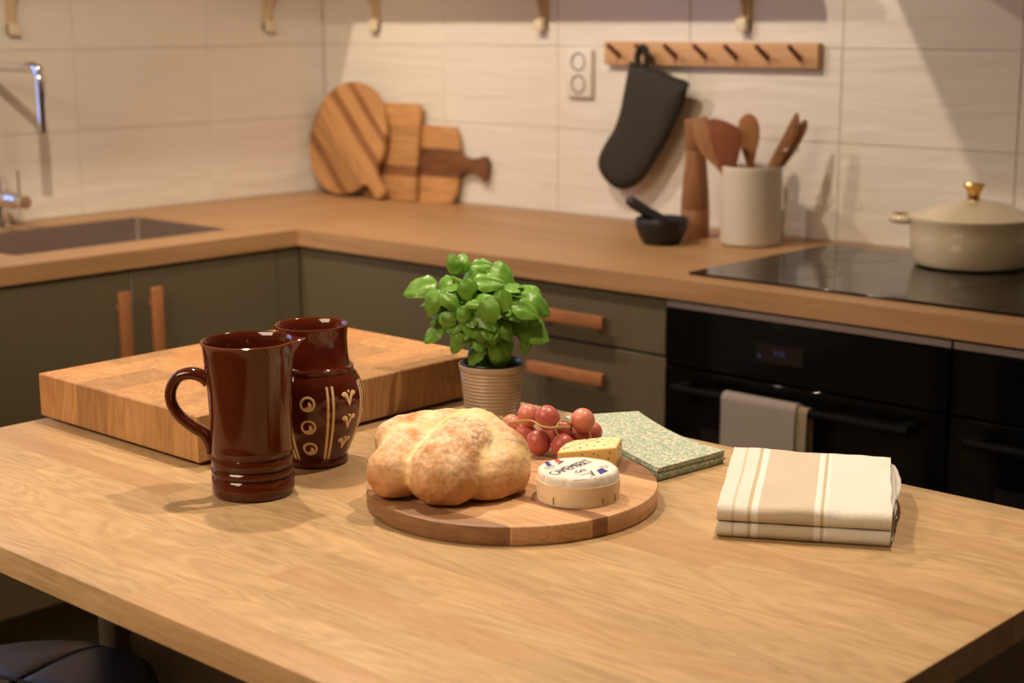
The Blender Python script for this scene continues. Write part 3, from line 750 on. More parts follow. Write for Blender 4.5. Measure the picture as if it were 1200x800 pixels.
# frame: posts, aprons, cabinet half, low shelf
for x in (IX0 + .05, IX1 - .05):
    for y in (IY1 - .05, -1.915):
        box('post', (x - .02 - ox, x + .02 - ox, y - .03 - oy, y + .03 - oy, 0, .8725), M['isleg'], isl, .002)
box('apron', (IX0 + .08 - ox, IX1 - .08 - ox, IY1 - .07 - oy, IY1 - .045 - oy, .77, .8725), M['islegd'], isl)
box('apron', (IX1 - .035 - ox, IX1 - .015 - ox, IY0 + .02 - oy, IY1 - .021 - oy, .795, .8725), M['islegd'], isl)
box('apron', (IX0 + .025 - ox, IX0 + .045 - ox, -1.884 - oy, IY1 - .081 - oy, .77, .8725), M['islegd'], isl)
box('back_panel', (IX0 + .081 - ox, IX1 - .081 - ox, -1.93 - oy, -1.915 - oy, .12, .8725), M['isleg'], isl)
box('low_shelf', (IX0 + .03 - ox, IX1 - .03 - ox, -1.90 - oy, IY1 - .085 - oy, .12, .145), M['isleg'], isl)

# stool tucked under the island
stl = thing('bar_stool', 'black leather stool with stitched round seat under the island edge', 'stool', (1.89, -2.115, 0), math.radians(18))
SZ = .602; SR = .165
for k in range(4):
    bm = bmesh.new(); a0, a1 = k * math.pi / 2, (k + 1) * math.pi / 2; na, nrr = 14, 8; g = []
    def top(r, a):
        rr_ = min(1, r); x, y = SR * rr_ * math.cos(a), SR * rr_ * math.sin(a)
        z = SZ + .018 * (1 - rr_ ** 4)
        dd = min(abs(x), abs(y)); z -= .0035 * math.exp(-(dd / .006) ** 2)
        return (x, y, z)
    for i in range(na + 1):
        a = a0 + (a1 - a0) * i / na
        row = [top(j / nrr, a) for j in range(1, nrr + 1)] + [(SR * 1.03 * math.cos(a), SR * 1.03 * math.sin(a), SZ - .02), (SR * math.cos(a), SR * math.sin(a), SZ - .05)]
        g.append([bm.verts.new(p) for p in row])
    c = bm.verts.new(top(0, 0))
    for u, v in zip(g, g[1:]):
        bm.faces.new((c, u[0], v[0]))
        for j in range(len(u) - 1): bm.faces.new((u[j], u[j + 1], v[j + 1], v[j]))
    bmo('seat_panel', bm, M['leather'], stl, 60)
bm = bmesh.new()
for ax_ in (0, 1):
    for s in (-.0022, .0022):
        pts = []
        for k in range(21):
            u = -1 + k / 10; x = SR * u * .98; z = SZ + .018 * (1 - abs(u) ** 4) - .0018
            pts.append((x, s, z) if ax_ == 0 else (s, x, z))
        addtube(bm, pts, .0012, 6)
bmo('seam', bm, M['leather'], stl, 60)
lathe('seat_base', [(0, SZ - .075), (.15, SZ - .075), (.163, SZ - .05), (0, SZ - .05)], M['black'], stl, 40)
lathe('column', [(0, .03), (.028, .03), (.026, SZ - .075), (0, SZ - .075)], M['chrome'], stl, 24)
lathe('foot_plate', [(0, 0), (.16, 0), (.16, .008), (.05, .025), (.03, .03), (0, .03)], M['chrome'], stl, 40)

# end-grain block at the far end
CX0, CX1, CY0, CY1, CZ0, CZ1 = 1.772, 2.108, -1.990, -1.528, .9045, .960
cb = thing('butcher_block', 'thick end-grain butcher block at the end of the island top', 'chopping board', ((CX0 + CX1) / 2, (CY0 + CY1) / 2, IZ))
ox, oy = (CX0 + CX1) / 2, (CY0 + CY1) / 2
random.seed(5)
xcut = [CX0, 1.806, 1.858, 1.925, 2.011, 2.055, CX1]
for a, b in zip(xcut, xcut[1:]):
    y = CY0; yc = [CY0]
    ny = CY0 + random.uniform(.05, .12)
    while ny < CY1 - .05: yc.append(ny); ny += random.uniform(.055, .115)
    yc.append(CY1)
    for c, d2 in zip(yc, yc[1:]):
        bm = bmesh.new(); addbox(bm, a - ox, b - ox, c - oy, d2 - oy, CZ0 - IZ, CZ1 - IZ)
        es = [e for e in bm.edges if (any(abs(e.verts[0].co[i] - l) < 1e-5 and abs(e.verts[1].co[i] - l) < 1e-5 for i, l in ((0, CX0 - ox), (0, CX1 - ox), (1, CY0 - oy), (1, CY1 - oy))) and abs(e.verts[0].co.z - e.verts[1].co.z) < 1e-5)]
        if es: bmesh.ops.bevel(bm, geom=es, offset=.0015, segments=1, affect='EDGES')
        bmo('end_grain_piece', bm, M['block'], cb)
for x in (-.14, .14):
    for y in (-.2, .2): lathe('rubber_foot', [(0, 0), (.012, 0), (.012, .0047), (0, .0047)], M['black'], cb, 16).location = (x, y, 0)
textmesh('M E', .012, M['mill'], cb, (CX1 - ox + .0003, -1.583 - oy, .034), (math.pi / 2, 0, math.pi / 2), 'burnt_mark')

# ------------------------------------------------------------------ brown pitcher
pi_ = thing('pitcher', 'tall brown glazed pitcher with loop handle and pouring lip', 'pitcher', (2.2308, -2.0072, IZ), ROT)
prof = [(0, 0), (.0405, 0), (.043, .0015), (.0442, .006), (.0440, .020), (.0422, .0212), (.0420, .0226), (.0442, .0242), (.0442, .029), (.0424, .0302), (.0420, .0316), (.0442, .0334), (.0436, .0425), (.0420, .0440), (.0418, .0456), (.0442, .0478), (.0434, .052), (.0432, .060), (.0435, .085), (.0446, .11), (.0463, .135), (.0480, .155), (.0489, .163), (.0496, .1655)]
inner = [(.0485, .1675), (.0470, .1665), (.0455, .158), (.0425, .13), (.0405, .09), (.0405, .01), (.036, .006), (0, .006)]
def spoutdef(bm):
    for v in bm.verts:
        r = math.hypot(v.co.x, v.co.y)
        if v.co.z > .15 and r > .03:
            a = math.atan2(v.co.y, v.co.x); w = math.exp(-(a / .19) ** 2) * ((v.co.z - .15) / .0175) ** 1.5
            v.co.x += .0125 * w; v.co.z += .0015 * w
            w2 = math.exp(-((abs(a) - .42) / .16) ** 2) * ((v.co.z - .15) / .0175) ** 1.5
            k_ = 1 - .03 * w2; v.co.x *= k_; v.co.y *= k_
bm = bmesh.new(); addlathe(bm, prof, 96); spoutdef(bm); bmo('pitcher_body', bm, M['glaze'], pi_, 60)
bm = bmesh.new(); addlathe(bm, inner, 96); spoutdef(bm); bmo('inside', bm, M['glaze'], pi_, 60)
bm = bmesh.new(); addlathe(bm, [(.0496, .1655), (.0496, .1670), (.0485, .1675)], 96); spoutdef(bm); bmo('rim', bm, M['rimglaze'], pi_, 60)
hpts = catmull([(-.0425, 0, .122), (-.050, 0, .1285), (-.063, 0, .1315), (-.076, 0, .127), (-.084, 0, .113), (-.0835, 0, .098), (-.075, 0, .084), (-.062, 0, .073), (-.050, 0, .065), (-.0440, 0, .053), (-.0425, 0, .045)], 5)
m_ = len(hpts)
tube('handle', hpts, [.0075 - .0015 * math.sin(math.pi * i / (m_ - 1)) for i in range(m_)], M['glaze'], pi_, 14, 1.45, (0, 0, 1))

# ------------------------------------------------------------------ painted vase
VC = at(370, 540, IZ)
va = thing('vase', 'dark brown bulbous vase painted with cream scrolls and sprigs', 'vase', (VC.x, VC.y, IZ), ROT)
vp = [(0, 0), (.034, 0), (.0375, .002), (.0380, .006), (.0368, .0085), (.0362, .010), (.0395, .017), (.0455, .030), (.0520, .047), (.0560, .063), (.0572, .076), (.0563, .088), (.0535, .098), (.0495, .1050), (.0462, .1085), (.0458, .1095), (.0466, .111), (.0464, .1135), (.0440, .1148), (.0424, .1165), (.0414, .121), (.0404, .132), (.0399, .145), (.0404, .154), (.0411, .1585), (.0411, .1600)]
vi = [(.0403, .1612), (.0385, .1598), (.0365, .15), (.0355, .13), (.040, .115), (.052, .09), (.054, .07), (.045, .03), (.03, .012), (0, .01)]
lathe('vase_body', vp, M['glaze2'], va, 80, 40)
lathe('inside', vi, M['glaze2'], va, 64, 60)
lathe('rim', [(.0412, .1600), (.0410, .1612), (.0403, .1612)], M['rimglaze'], va, 64, 60)
def vr(z):
    for (r0, z0), (r1, z1) in zip(vp, vp[1:]):
        if z0 <= z <= z1 and z1 > z0: return r0 + (r1 - r0) * (z - z0) / (z1 - z0)
    return .04
def vs(a, z, e=.0002):                                 # a measured from the camera-facing side
    r = vr(z) + e; return Vector((r * math.sin(a), -r * math.cos(a), z))
def paint(name, pts, w):
    bm = bmesh.new(); P = [vs(a, z) for a, z in pts]
    addtube(bm, P, w if hasattr(w, '__len__') else [w] * len(P), 6, 1.0)
    cen = Vector((0, 0, 0))
    for v in bm.verts:
        ra = math.hypot(v.co.x, v.co.y); b = vr(v.co.z); k_ = (b + (ra - b) * .3) / ra
        v.co.x *= k_; v.co.y *= k_
    return bmo(name, bm, M['slip'], va, 60)
def vline(a): paint('painted_stripe', [(a, .0985 - (.0985 - .012) * k / 24) for k in range(25)], [.0017] * 24 + [.0012])
SEC = 2 * math.pi / 7
for k in range(7):
    for d_ in (-.055, .06): vline(.455 + SEC * k + d_)
for side in range(7):
    a0 = side * SEC
    if side % 2 == 0:
        for z0 in (.081, .054, .0265):
            R0 = .0074 if z0 > .05 else .0070; sc_ = 1 / vr(z0); pts = []; ws = []
            for k in range(34):
                th = -2.2 + k * .27; rr_ = R0 if k < 24 else R0 * max(.1, .85 - .085 * (k - 24))
                pts.append((a0 + rr_ * math.cos(th) * sc_, z0 + rr_ * math.sin(th))); ws.append(.0014 if k < 24 else .0021)
            paint('painted_scroll', pts, ws)
    else:
        for z0, sc2 in ((.083, 1), (.056, .95), (.030, .85)):
            sc_ = 1 / vr(z0)
            for s_ in (-1, 1):
                q = [(0, -.0085), (s_ * .0014, -.003), (s_ * .0038, .0030), (s_ * .0066, .0055), (s_ * .0092, .0036)]
                cp_ = catmull([(x * sc2, z * sc2, 0) for x, z in q], 4)
                paint('painted_leaf', [(a0 + p.x * sc_, z0 + p.y) for p in cp_], [.0009 + .0016 * min(1, k_ / 9) for k_ in range(len(cp_))])
            paint('painted_dot', [(a0 - .0012 * sc_, z0 + .0070 * sc2), (a0, z0 + .0078 * sc2), (a0 + .0012 * sc_, z0 + .0070 * sc2)], .0017)

# ------------------------------------------------------------------ serving board
BC = Vector((2.457, -1.841, 0)); BR = .1535
sv = thing('serving_board', 'round wooden serving board under the bread and cheese', 'serving board', (BC.x, BC.y, IZ), math.radians(2))
bm = board_bm([(BR * math.cos(2 * math.pi * k / 96), BR * math.sin(2 * math.pi * k / 96)) for k in range(96)], .020, .0025)
strips('strip', bm, lambda k: [M['plate_d'], M['plate_l'], M['plate_l'], M['plate_d'], M['plate_l'], M['plate_l'], M['plate_l'], M['plate_d']][k], sv, (0, 1), (-.117, -.088, -.048, -.030, .012, .052, .095))
BZ = IZ + .0203

# bread: union of dough lobes, found by marching rays out of its middle
LC = at(526, 573, BZ)
br = thing('bread_loaf', 'golden twisted bread loaf dusted with flour', 'bread', (LC.x, LC.y, BZ), ROT)
caps = [((.016, .002, .041), (-.003, -.044, .029), .0355),      # big middle strand
        ((-.054, -.021, .025), (-.040, .002, .037), .0295),       # left front
        ((-.050, .028, .043), (-.026, .040, .045), .0280),        # left back
        ((-.002, .036, .043), (.026, .032, .042), .0330),         # right back, wrapping round
        ((.026, .032, .042), (.051, .012, .031), .0335),
        ((.056, -.008, .021), (.040, -.027, .019), .0285),        # right front
        ((.0, .0, .020), (.0, .02, .020), .040)]
caps = [(Vector(a), Vector(b), r) for a, b, r in caps]
def sd(p):
    ds = []
    for a, b, r in caps:
        ab = b - a; h = max(0, min(1, (p - a).dot(ab) / ab.length_squared)); ds.append((p - a - ab * h).length - r)
    return ds
KS = .0030
def sdf(p):
    ds = sd(p); m = min(ds)
    return m - KS * math.log(sum(math.exp(-(d - m) / KS) for d in ds))
verts = []; crease = []; flour = []
NA, NP = 250, 120; C0 = Vector((0, 0, .026))
for i in range(NP + 1):
    ph = math.pi * i / NP
    for j in range(NA):
        th = 2 * math.pi * j / NA; d = Vector((math.sin(ph) * math.cos(th), math.sin(ph) * math.sin(th), math.cos(ph)))
        lo, hi = 0.0, .16
        for _ in range(15):
            mid = (lo + hi) / 2
            if sdf(C0 + d * mid) < 0: lo = mid
            else: hi = mid
        p = C0 + d * lo; ds = sorted(sd(p)[:6])
        cz_ = math.exp(-((ds[1] - ds[0]) / .0065) ** 2)
        p += d * (.0022 * noise.noise(p * 50) + .0011 * noise.noise(p * 150) + .0009 * noise.noise(p * 330) - .0008 * max(0, .12 - abs(noise.noise(p * 62 + Vector((3, 1, 7))))) / .12) * (1 - .4 * cz_)
        if p.z < .004: p.z = .004 * math.exp(min(0, (p.z - .004)) / .02) * max(0, 1 + min(0, p.z - .004) / .05); p.z = max(p.z, 0)
        verts.append(p); crease.append(cz_ * (1 if p.z > .02 else .2)); flour.append(max(0, min(1, (p.z - .018) / .035)))
fc = [(i * NA + j, i * NA + (j + 1) % NA, (i + 1) * NA + (j + 1) % NA, (i + 1) * NA + j) for i in range(NP) for j in range(NA)]
me = bpy.data.meshes.new('loaf'); me.from_pydata([tuple(v) for v in verts], [], fc); me.update()
for nm, dat in (('crease', crease), ('flour', flour)):
    a_ = me.attributes.new(nm, 'FLOAT', 'POINT'); a_.data.foreach_set('value', dat)
bm = bmesh.new(); bm.from_mesh(me); bmesh.ops.remove_doubles(bm, verts=bm.verts[:], dist=1e-6); bmesh.ops.recalc_face_normals(bm, faces=bm.faces[:]); bm.to_mesh(me); bm.free()
link('loaf', me, M['bread'], br, 180)

# grapes
gb = thing('grape_bunch', 'small bunch of red grapes beside the bread', 'grapes', (2.44, -1.78, BZ))
GL = [(641.5, 489.5, .044, .0140), (631, 519, .0138, .0140), (682, 493.5, .036, .0140), (618.5, 491, .032, .0125), (617, 506, .016, .0125),
      (659, 522, .0135, .0130), (660.5, 503.5, .026, .0115), (693, 507, .013, .0125), (600, 498, .020, .0120), (648, 507, .013, .0120), (680, 513, .0135, .0130), (668, 508, .012, .0115)]
gp = []
for px, py, dz, r in GL:
    P = at(px, py, BZ + dz) - Vector((2.44, -1.78, BZ)); gp.append((P, r))
for it in range(60):                                   # nudge apart so that no two run into each other
    for a in range(len(gp)):
        for b in range(a):
            dv = gp[a][0] - gp[b][0]; mn = gp[a][1] + gp[b][1] - .0006
            if dv.length < mn:
                s = dv.normalized() * (mn - dv.length) * .5
                gp[a] = (gp[a][0] + s, gp[a][1]); gp[b] = (gp[b][0] - s, gp[b][1])
    gp = [(Vector((p.x, p.y, max(p.z, r * 1.07))), r) for p, r in gp]
gm = bmesh.new(); bmesh.ops.create_uvsphere(gm, u_segments=28, v_segments=18, radius=1)
for v in gm.verts:
    v.co.z *= 1.06
    if v.co.z > .95: v.co.z -= (v.co.z - .95) * .6
gme = bpy.data.meshes.new('grape'); gm.to_mesh(gme); gm.free(); gme.materials.append(M['grape'])
for f in gme.polygons: f.use_smooth = True
for i, (p, r) in enumerate(gp):
    o = bpy.data.objects.new('grape', gme); COL.objects.link(o); o.parent = gb; o.location = p; o.scale = (r * .97, r * .97, r)
    o.rotation_euler = (random.uniform(-.7, .7), random.uniform(-.7, .7), random.uniform(0, 6)); 
def gpt(px, py, dz): return at(px, py, BZ + dz) - Vector((2.44, -1.78, BZ))
tube('grape_stem', catmull([gpt(586, 488, .034), gpt(598, 494, .036), gpt(612, 493, .042), gpt(624, 493, .047), gpt(633, 499, .048), gpt(645, 501, .047), gpt(656, 500, .046), gpt(668, 500, .042)], 5), .0012, M['grapestem'], gb, 7)
tube('grape_stem', catmull([gpt(652, 500, .047), gpt(656, 494, .044), gpt(662, 493, .042), gpt(669, 495, .040)], 4), .0010, M['grapestem'], gb, 6)
tube('grape_stem', catmull([gpt(600, 494, .036), gpt(606, 497, .032), gpt(610, 501, .028)], 4), .0009, M['grapestem'], gb, 6)
tube('grape_stem', catmull([gpt(650, 501, .045), gpt(652, 506, .038), gpt(655, 511, .030)], 4), .0009, M['grapestem'], gb, 6)

# cheese wedge with seeds
CH = .0245; CO = at(690, 535, BZ)
ch = thing('cheese_wedge', 'yellow seeded cheese wedge between the grapes and the boxed round cheese', 'cheese', (CO.x, CO.y, BZ))
def cpt(px, py): p = at(px, py, BZ + CH); return (p.x - CO.x, p.y - CO.y)
co = [cpt(653, 530.5), cpt(722, 524.5), cpt(729, 512.5), cpt(707, 512), cpt(686, 514.5), cpt(672, 516), cpt(662, 520), cpt(656, 525)]
bm = bmesh.new(); addprism(bm, co, 0, CH, .0012, 2); bmo('cheese_block', bm, M['cheese'], ch, 40)
bm = bmesh.new(); ct = Vector((sum(p[0] for p in co) / 8, sum(p[1] for p in co) / 8))
addprism(bm, [(ct.x + (x - ct.x) * .95, ct.y + (y - ct.y) * .95) for x, y in co], CH - .001, CH + .0003); bmo('top_face', bm, M['cheese_top'], ch)
random.seed(11); sdm = bmesh.new()
bmesh.ops.create_uvsphere(sdm, u_segments=8, v_segments=6, radius=1)
sme = bpy.data.meshes.new('seed'); sdm.to_mesh(sme); sdm.free(); sme.materials.append(M['seed'])
def inside(x, y):
    c = False
    for (x0, y0), (x1, y1) in zip(co, co[1:] + co[:1]):
        if (y0 > y) != (y1 > y) and x < (x1 - x0) * (y - y0) / (y1 - y0) + x0: c = not c
    return c
k = 0
while k < 26:
    x = random.uniform(-.05, .05); y = random.uniform(-.05, .05)
    if inside(ct.x + (ct.x + x - ct.x) / .9, ct.y + y / .9):
        o = bpy.data.objects.new('seed', sme); COL.objects.link(o); o.parent = ch; o.location = (ct.x + x, ct.y + y, CH + .0004)
        o.scale = (.0016, .0006, .0004); o.rotation_euler = (0, 0, random.uniform(0, 3.1)); k += 1
for k in range(9):
    (x0, y0), (x1, y1) = (co[0], co[1]) if k < 7 else (co[1], co[2]); u = random.uniform(.08, .95)
    o = bpy.data.objects.new('seed', sme); COL.objects.link(o); o.parent = ch; o.location = (x0 + (x1 - x0) * u, y0 + (y1 - y0) * u, random.uniform(.012, CH - .002))
    o.scale = (.0012, .0007, .0008); o.rotation_euler = (0, 0, math.atan2(y1 - y0, x1 - x0))

# boxed round cheese
KC = at(677.5, 581, BZ); KR = .0423
ca_ = thing('camembert_box', 'round camembert in printed paper and a thin wooden band', 'cheese', (KC.x, KC.y, BZ), ROT)
random.seed(3)
bm = bmesh.new(); rings = addlathe(bm, [(KR - .001, .001), (KR - .0006, .0195), (KR - .0008, .0235), (KR - .0016, .0280), (KR - .0038, .0302), (KR * .84, .0309), (KR * .6, .0312), (KR * .3, .0312), (0, .0312)], 96)
for v in bm.verts:
    r = math.hypot(v.co.x, v.co.y)
    if v.co.z > .021:
        a = math.atan2(v.co.y, v.co.x); w = max(0, min(1, (r / KR - .82) / .14))
        v.co.z += (.0016 * noise.noise((math.cos(a) * 3, math.sin(a) * 3, 1)) * (v.co.z < .0300) + .0010 * noise.noise((math.cos(a) * 9, math.sin(a) * 9, 5))) * w
        for a0, wd, dp in ((-.95, .07, .0034), (-.72, .05, .0026), (1.1, .08, .0035), (2.2, .06, .003), (-2.6, .06, .0026), (-1.9, .05, .0022), (.3, .07, .003), (1.7, .05, .003), (2.8, .05, .002)):
            e = math.exp(-((a - a0) / wd) ** 2) * max(0, (r / KR - .86) / .14); v.co.x *= 1 - e * dp / .045; v.co.y *= 1 - e * dp / .045; v.co.z -= e * dp * .7
bmo('paper_wrap', bm, M['paper'], ca_, 60)
lathe('wooden_band', [(KR - .0008, 0), (KR, 0), (KR + .0004, .0205), (KR - .0005, .0205), (KR - .0008, 0)], M['veneer'], ca_, 96, 40)
for a in (math.radians(-128), math.radians(-57), math.radians(-32)):
    o = box('staple', (-.0004, .0004, -.0004, .0004, .002, .0090), M['staple'], ca_); o.location = (math.cos(a) * (KR + .0006), math.sin(a) * (KR + .0006), 0)
TZ = .0316
tl = at(648, 555, BZ + TZ); tr_ = at(692, 539.5, BZ + TZ); ta = math.atan2(tr_.y - tl.y, tr_.x - tl.x) - ROT
tm = (tl + tr_) / 2 - KC; cR, sR = math.cos(-ROT), math.sin(-ROT)
def loc(px, py): p = at(px, py, BZ + TZ) - KC; return (p.x * cR - p.y * sR, p.x * sR + p.y * cR, TZ)
o = textmesh('CAMEMBERT', .0115, M['ink'], ca_, loc(669.5, 547), (0, 0, ta), 'printed_name', ext=.00008, off=0.0)
wtx = (tr_ - tl).length / max(.001, max(v.co.x for v in o.data.vertices) - min(v.co.x for v in o.data.vertices)); o.scale = (wtx, 1.5, 1)
def flat(name, pts, mat): 
    bm = bmesh.new(); L = [loc(*p) for p in pts]; addprism(bm, [(p[0], p[1]) for p in L], TZ - .0004, TZ + .00012); return bmo(name, bm, mat, ca_)
flat('flag_blue', [(637.5, 540), (641.5, 538.6), (646.5, 544.5), (641.5, 545.8)], M['inkblue'])
flat('flag_red', [(647, 536), (652, 534.8), (657.5, 540.2), (652.5, 541.8)], M['inkred'])
flat('blue_label', [(699, 550.8), (704.5, 548), (712.5, 551), (704, 555)], M['inkblue'])
def stroke(pts, w, mat): 
    bm = bmesh.new(); P = [Vector(loc(*p)) for p in pts]; addtube(bm, P, w * 1.7, 5)
    for v in bm.verts: v.co.z = TZ + (v.co.z - TZ) * .15
    bmo('print_line', bm, mat, ca_)
stroke([(638, 548), (643, 546.5), (650, 545)], .0005, M['inkgrey']); stroke([(640, 550), (650, 547)], .0003, M['inkgrey']); stroke([(654, 543.5), (660, 539.5)], .0007, M['ink'])
stroke([(674, 553.2), (676, 551), (679, 552.2), (682, 549.8), (686, 549.5)], .0005, M['inkblue']); stroke([(664, 558), (676, 554), (688, 550)], .0003, M['inkgrey'])
stroke([(671, 564.5), (676, 565.6), (682, 565.8), (688, 562)], .0009, M['ink']); stroke([(676, 561), (682, 563), (687, 560)], .0005, M['inkgrey'])
for k in range(9): stroke([(680 + k * 1.6, 556 - k * .45), (681.5 + k * 1.6, 561.5 - k * .5)], .0003, M['inkgrey'])
stroke([(692, 551), (696, 556), (701, 560)], .0006, M['ink']); stroke([(702, 547), (712, 545)], .0004, M['inkgrey']); stroke([(704, 549), (713, 546.6)], .0003, M['inkgrey'])

bpy.context.view_layer.update()
from mathutils.bvhtree import BVHTree
pw = [o for o in ca_.children if o.name.startswith('paper_wrap')][0].data
bv = BVHTree.FromPolygons([v.co.copy() for v in pw.vertices], [tuple(p.vertices) for p in pw.polygons])
for o in ca_.children:                                 # lay the print down on the wrinkled paper
    kn = o.name.split('.')[0]
    if kn not in ('printed_name', 'flag_blue', 'flag_red', 'blue_label', 'print_line'): continue
    if kn in ('flag_blue', 'flag_red', 'blue_label'):
        bm = bmesh.new(); bm.from_mesh(o.data); bmesh.ops.subdivide_edges(bm, edges=bm.edges[:], cuts=6, use_grid_fill=True); bm.to_mesh(o.data); bm.free()
    ml_ = o.matrix_local.copy(); mi_ = ml_.inverted()
    for v in o.data.vertices:
        q = ml_ @ v.co; r = math.hypot(q.x, q.y); k_ = min(1, (KR - .0022) / r) if r > 0 else 1; q.x *= k_; q.y *= k_
        h_ = bv.ray_cast(Vector((q.x, q.y, .06)), Vector((0, 0, -1)))[0]
        if h_: q.z = h_.z + .00030 + (q.z - TZ)
        v.co = mi_ @ q

# ------------------------------------------------------------------ napkins
NPK = at(770, 520, IZ)
A_, B_, C_, D_ = at(661, 489, .924), at(748, 480, .926), at(849, 531, .912), at(771, 550, .914)
nap_mesh = {}
nL = 9
for k in range(nL):
    o = tag(bpy.data.objects.new('paper_napkin', None), '', '') if False else None
    jit = random.Random(k + 3); dx, dy, da = (jit.uniform(-.0016, .0016) for _ in range(3))
    bm = bmesh.new(); nu, nv = 16, 10; g = []; th = .0015; base = .0006 + k * .00168
    for i in range(nu + 1):
        row = []
        for j in range(nv + 1):
            u, v = i / nu, j / nv
            p = A_.lerp(B_, v).lerp(D_.lerp(C_, v), u)
            lift = .0105 * (1 - u) ** 1.4 * (1 - .15 * v) + .0015 * math.sin(v * 7 + 1) * u ** 4 * (1 - k / nL * .3) + .0009 * math.sin(u * 5)
            # right-hand edge bows, near edge curls
            n_ = (C_ - D_).normalized(); p = p - n_ * .012 * math.sin(math.pi * u) * v
            row.append(bm.verts.new((p.x - NPK.x + dx, p.y - NPK.y + dy, max(0, lift) + base)))
        g.append(row)
    fs = [bm.faces.new((g[i][j], g[i + 1][j], g[i + 1][j + 1], g[i][j + 1])) for i in range(nu) for j in range(nv)]
    bmesh.ops.recalc_face_normals(bm, faces=bm.faces[:])
    if bm.faces[0].normal.z < 0: bmesh.ops.reverse_faces(bm, faces=bm.faces[:])
    r = bmesh.ops.extrude_face_region(bm, geom=fs)
    for v in r['geom']:
        if isinstance(v, bmesh.types.BMVert): v.co.z += th
    n_o = bmo('paper_napkin', bm, M['napkin'], None, 50)
    n_o.location = (NPK.x, NPK.y, IZ); n_o.rotation_euler = (0, 0, da * 4)
    tag(n_o, 'green floral paper napkin lying on top of its stack' if k == nL - 1 else 'green floral paper napkin in the stack beside the board, only its edges showing', 'napkin', 'floral paper napkins in a stack')

# ------------------------------------------------------------------ folded towel on the island
T0 = at(839, 630, IZ); T1 = at(1043, 643, IZ); tw = thing('kitchen_towel', 'folded cream kitchen towel with beige stripes on the island', 'towel', (T0.x, T0.y, IZ), math.atan2(T1.y - T0.y, T1.x - T0.x))
TWd, TD = (T1 - T0).length, .200
def fold(z0, z1, dd, inset, shift, name, seed):
    """one folded layer: closed rounded profile along the depth, swept across the width"""
    rnd = random.Random(seed); h = (z1 - z0) / 2; zc_ = (z0 + z1) / 2; bm = bmesh.new(); g = []
    prof = [];
    for k in range(9): a = math.pi * 1.5 - math.pi * k / 8; prof.append((h + h * math.cos(a), zc_ + h * math.sin(a)))
    for k in range(1, 12): prof.append((h + (dd - 2 * h) * k / 12, z1))
    for k in range(9): a = math.pi / 2 - math.pi * k / 8; prof.append((dd - h + h * math.cos(a), zc_ + h * math.sin(a)))
    for k in range(1, 12): prof.append((dd - h - (dd - 2 * h) * k / 12, z0))
    nx = 26
    for i in range(nx + 1):
        u = i / nx; x = inset + shift + (TWd - 2 * inset) * u
        row = []
        for (y, z) in prof:
            w = .0028 * noise.noise((u * 3.1, y * 18, seed)) + .0009 * noise.noise((u * 9, y * 60, seed + 4))
            zz = z + (w if z > zc_ else 0) + (.0065 * (y / TD) ** 2 if z > IZ * 0 + .0 and z0 > .0 else (.0065 * (y / TD) ** 2 if z > zc_ else 0))
            row.append(bm.verts.new((x + .0012 * noise.noise((y * 30, z * 90, seed + i // 26)), y + .001 * noise.noise((u * 5, z * 70, seed)), max(.0003, zz))))
        g.append(row)
    for a, b in zip(g, g[1:]):
        for k in range(len(prof)): bm.faces.new((a[k], a[(k + 1) % len(prof)], b[(k + 1) % len(prof)], b[k]))
    bm.faces.new(g[0][::-1]); bm.faces.new(g[-1])
    return bmo(name, bm, M['towel'], tw, 60)
fold(.0004, .0160, TD, .0, 0, 'folded_layer', 1)
fold(.0162, .0330, TD - .001, .0, .0004, 'folded_layer', 4)
for k, (z, y0, y1, ex) in enumerate(((.004, .010, .185, .004), (.0085, .045, .19, .007), (.0125, .02, .16, .003), (.0205, .03, .185, .006), (.0245, .07, .19, .010), (.0285, .025, .175, .004))):
    bm = bmesh.new(); g = []
    for i in range(15):
        y = y0 + (y1 - y0) * i / 14; e = ex * (math.sin(math.pi * i / 14) ** .5) + .0012 * noise.noise((y * 60, k, 2)); zz = z + .0015 * noise.noise((y * 35, k, 9)) + .0065 * (y / TD) ** 2 * (z > .016)
        g.append([bm.verts.new(q) for q in ((TWd - .006, y, zz - .0012), (TWd + e, y, zz - .0014), (TWd + e + .0012, y, zz), (TWd + e, y, zz + .0014), (TWd - .006, y, zz + .0012))])
    for u, w in zip(g, g[1:]):
        for j in range(4): bm.faces.new((u[j], u[j + 1], w[j + 1], w[j]))
    bm.faces.new(g[0]); bm.faces.new(g[-1][::-1])
    bmo('selvage', bm, M['towel'], tw, 60)

# ------------------------------------------------------------------ basil
PB = at(577, 485, IZ)
pb = thing('potted_basil', 'bushy green basil plant in a ridged beige ceramic pot', 'plant', (PB.x, PB.y, IZ), ROT)
PH = .0680
prof = [(0, 0), (.0335, 0), (.0345, .0015)]
k = 0
while .004 + k * .0046 < .058:
    z = .004 + k * .0046; r = .0345 + .0062 * z / .06; prof += [(r, z), (r + .0009, z + .0018), (r, z + .0038)]; k += 1
prof += [(.0412, .0600), (.0424, .0610), (.0427, .0665), (.0418, PH), (.0405, .0675), (.0395, .062), (.0385, .05), (.034, .01), (0, .008)]
lathe('pot', prof, M['pot'], pb, 64, 50)
lathe('liner', [(.0385, .056), (.0392, .0690), (.0386, .0700), (.0374, .0690), (.0366, .056)], M['liner'], pb, 48, 50)
lathe('soil', [(.0372, .055), (.030, .0585), (.015, .060), (0, .0605)], M['soil'], pb, 32, 60)
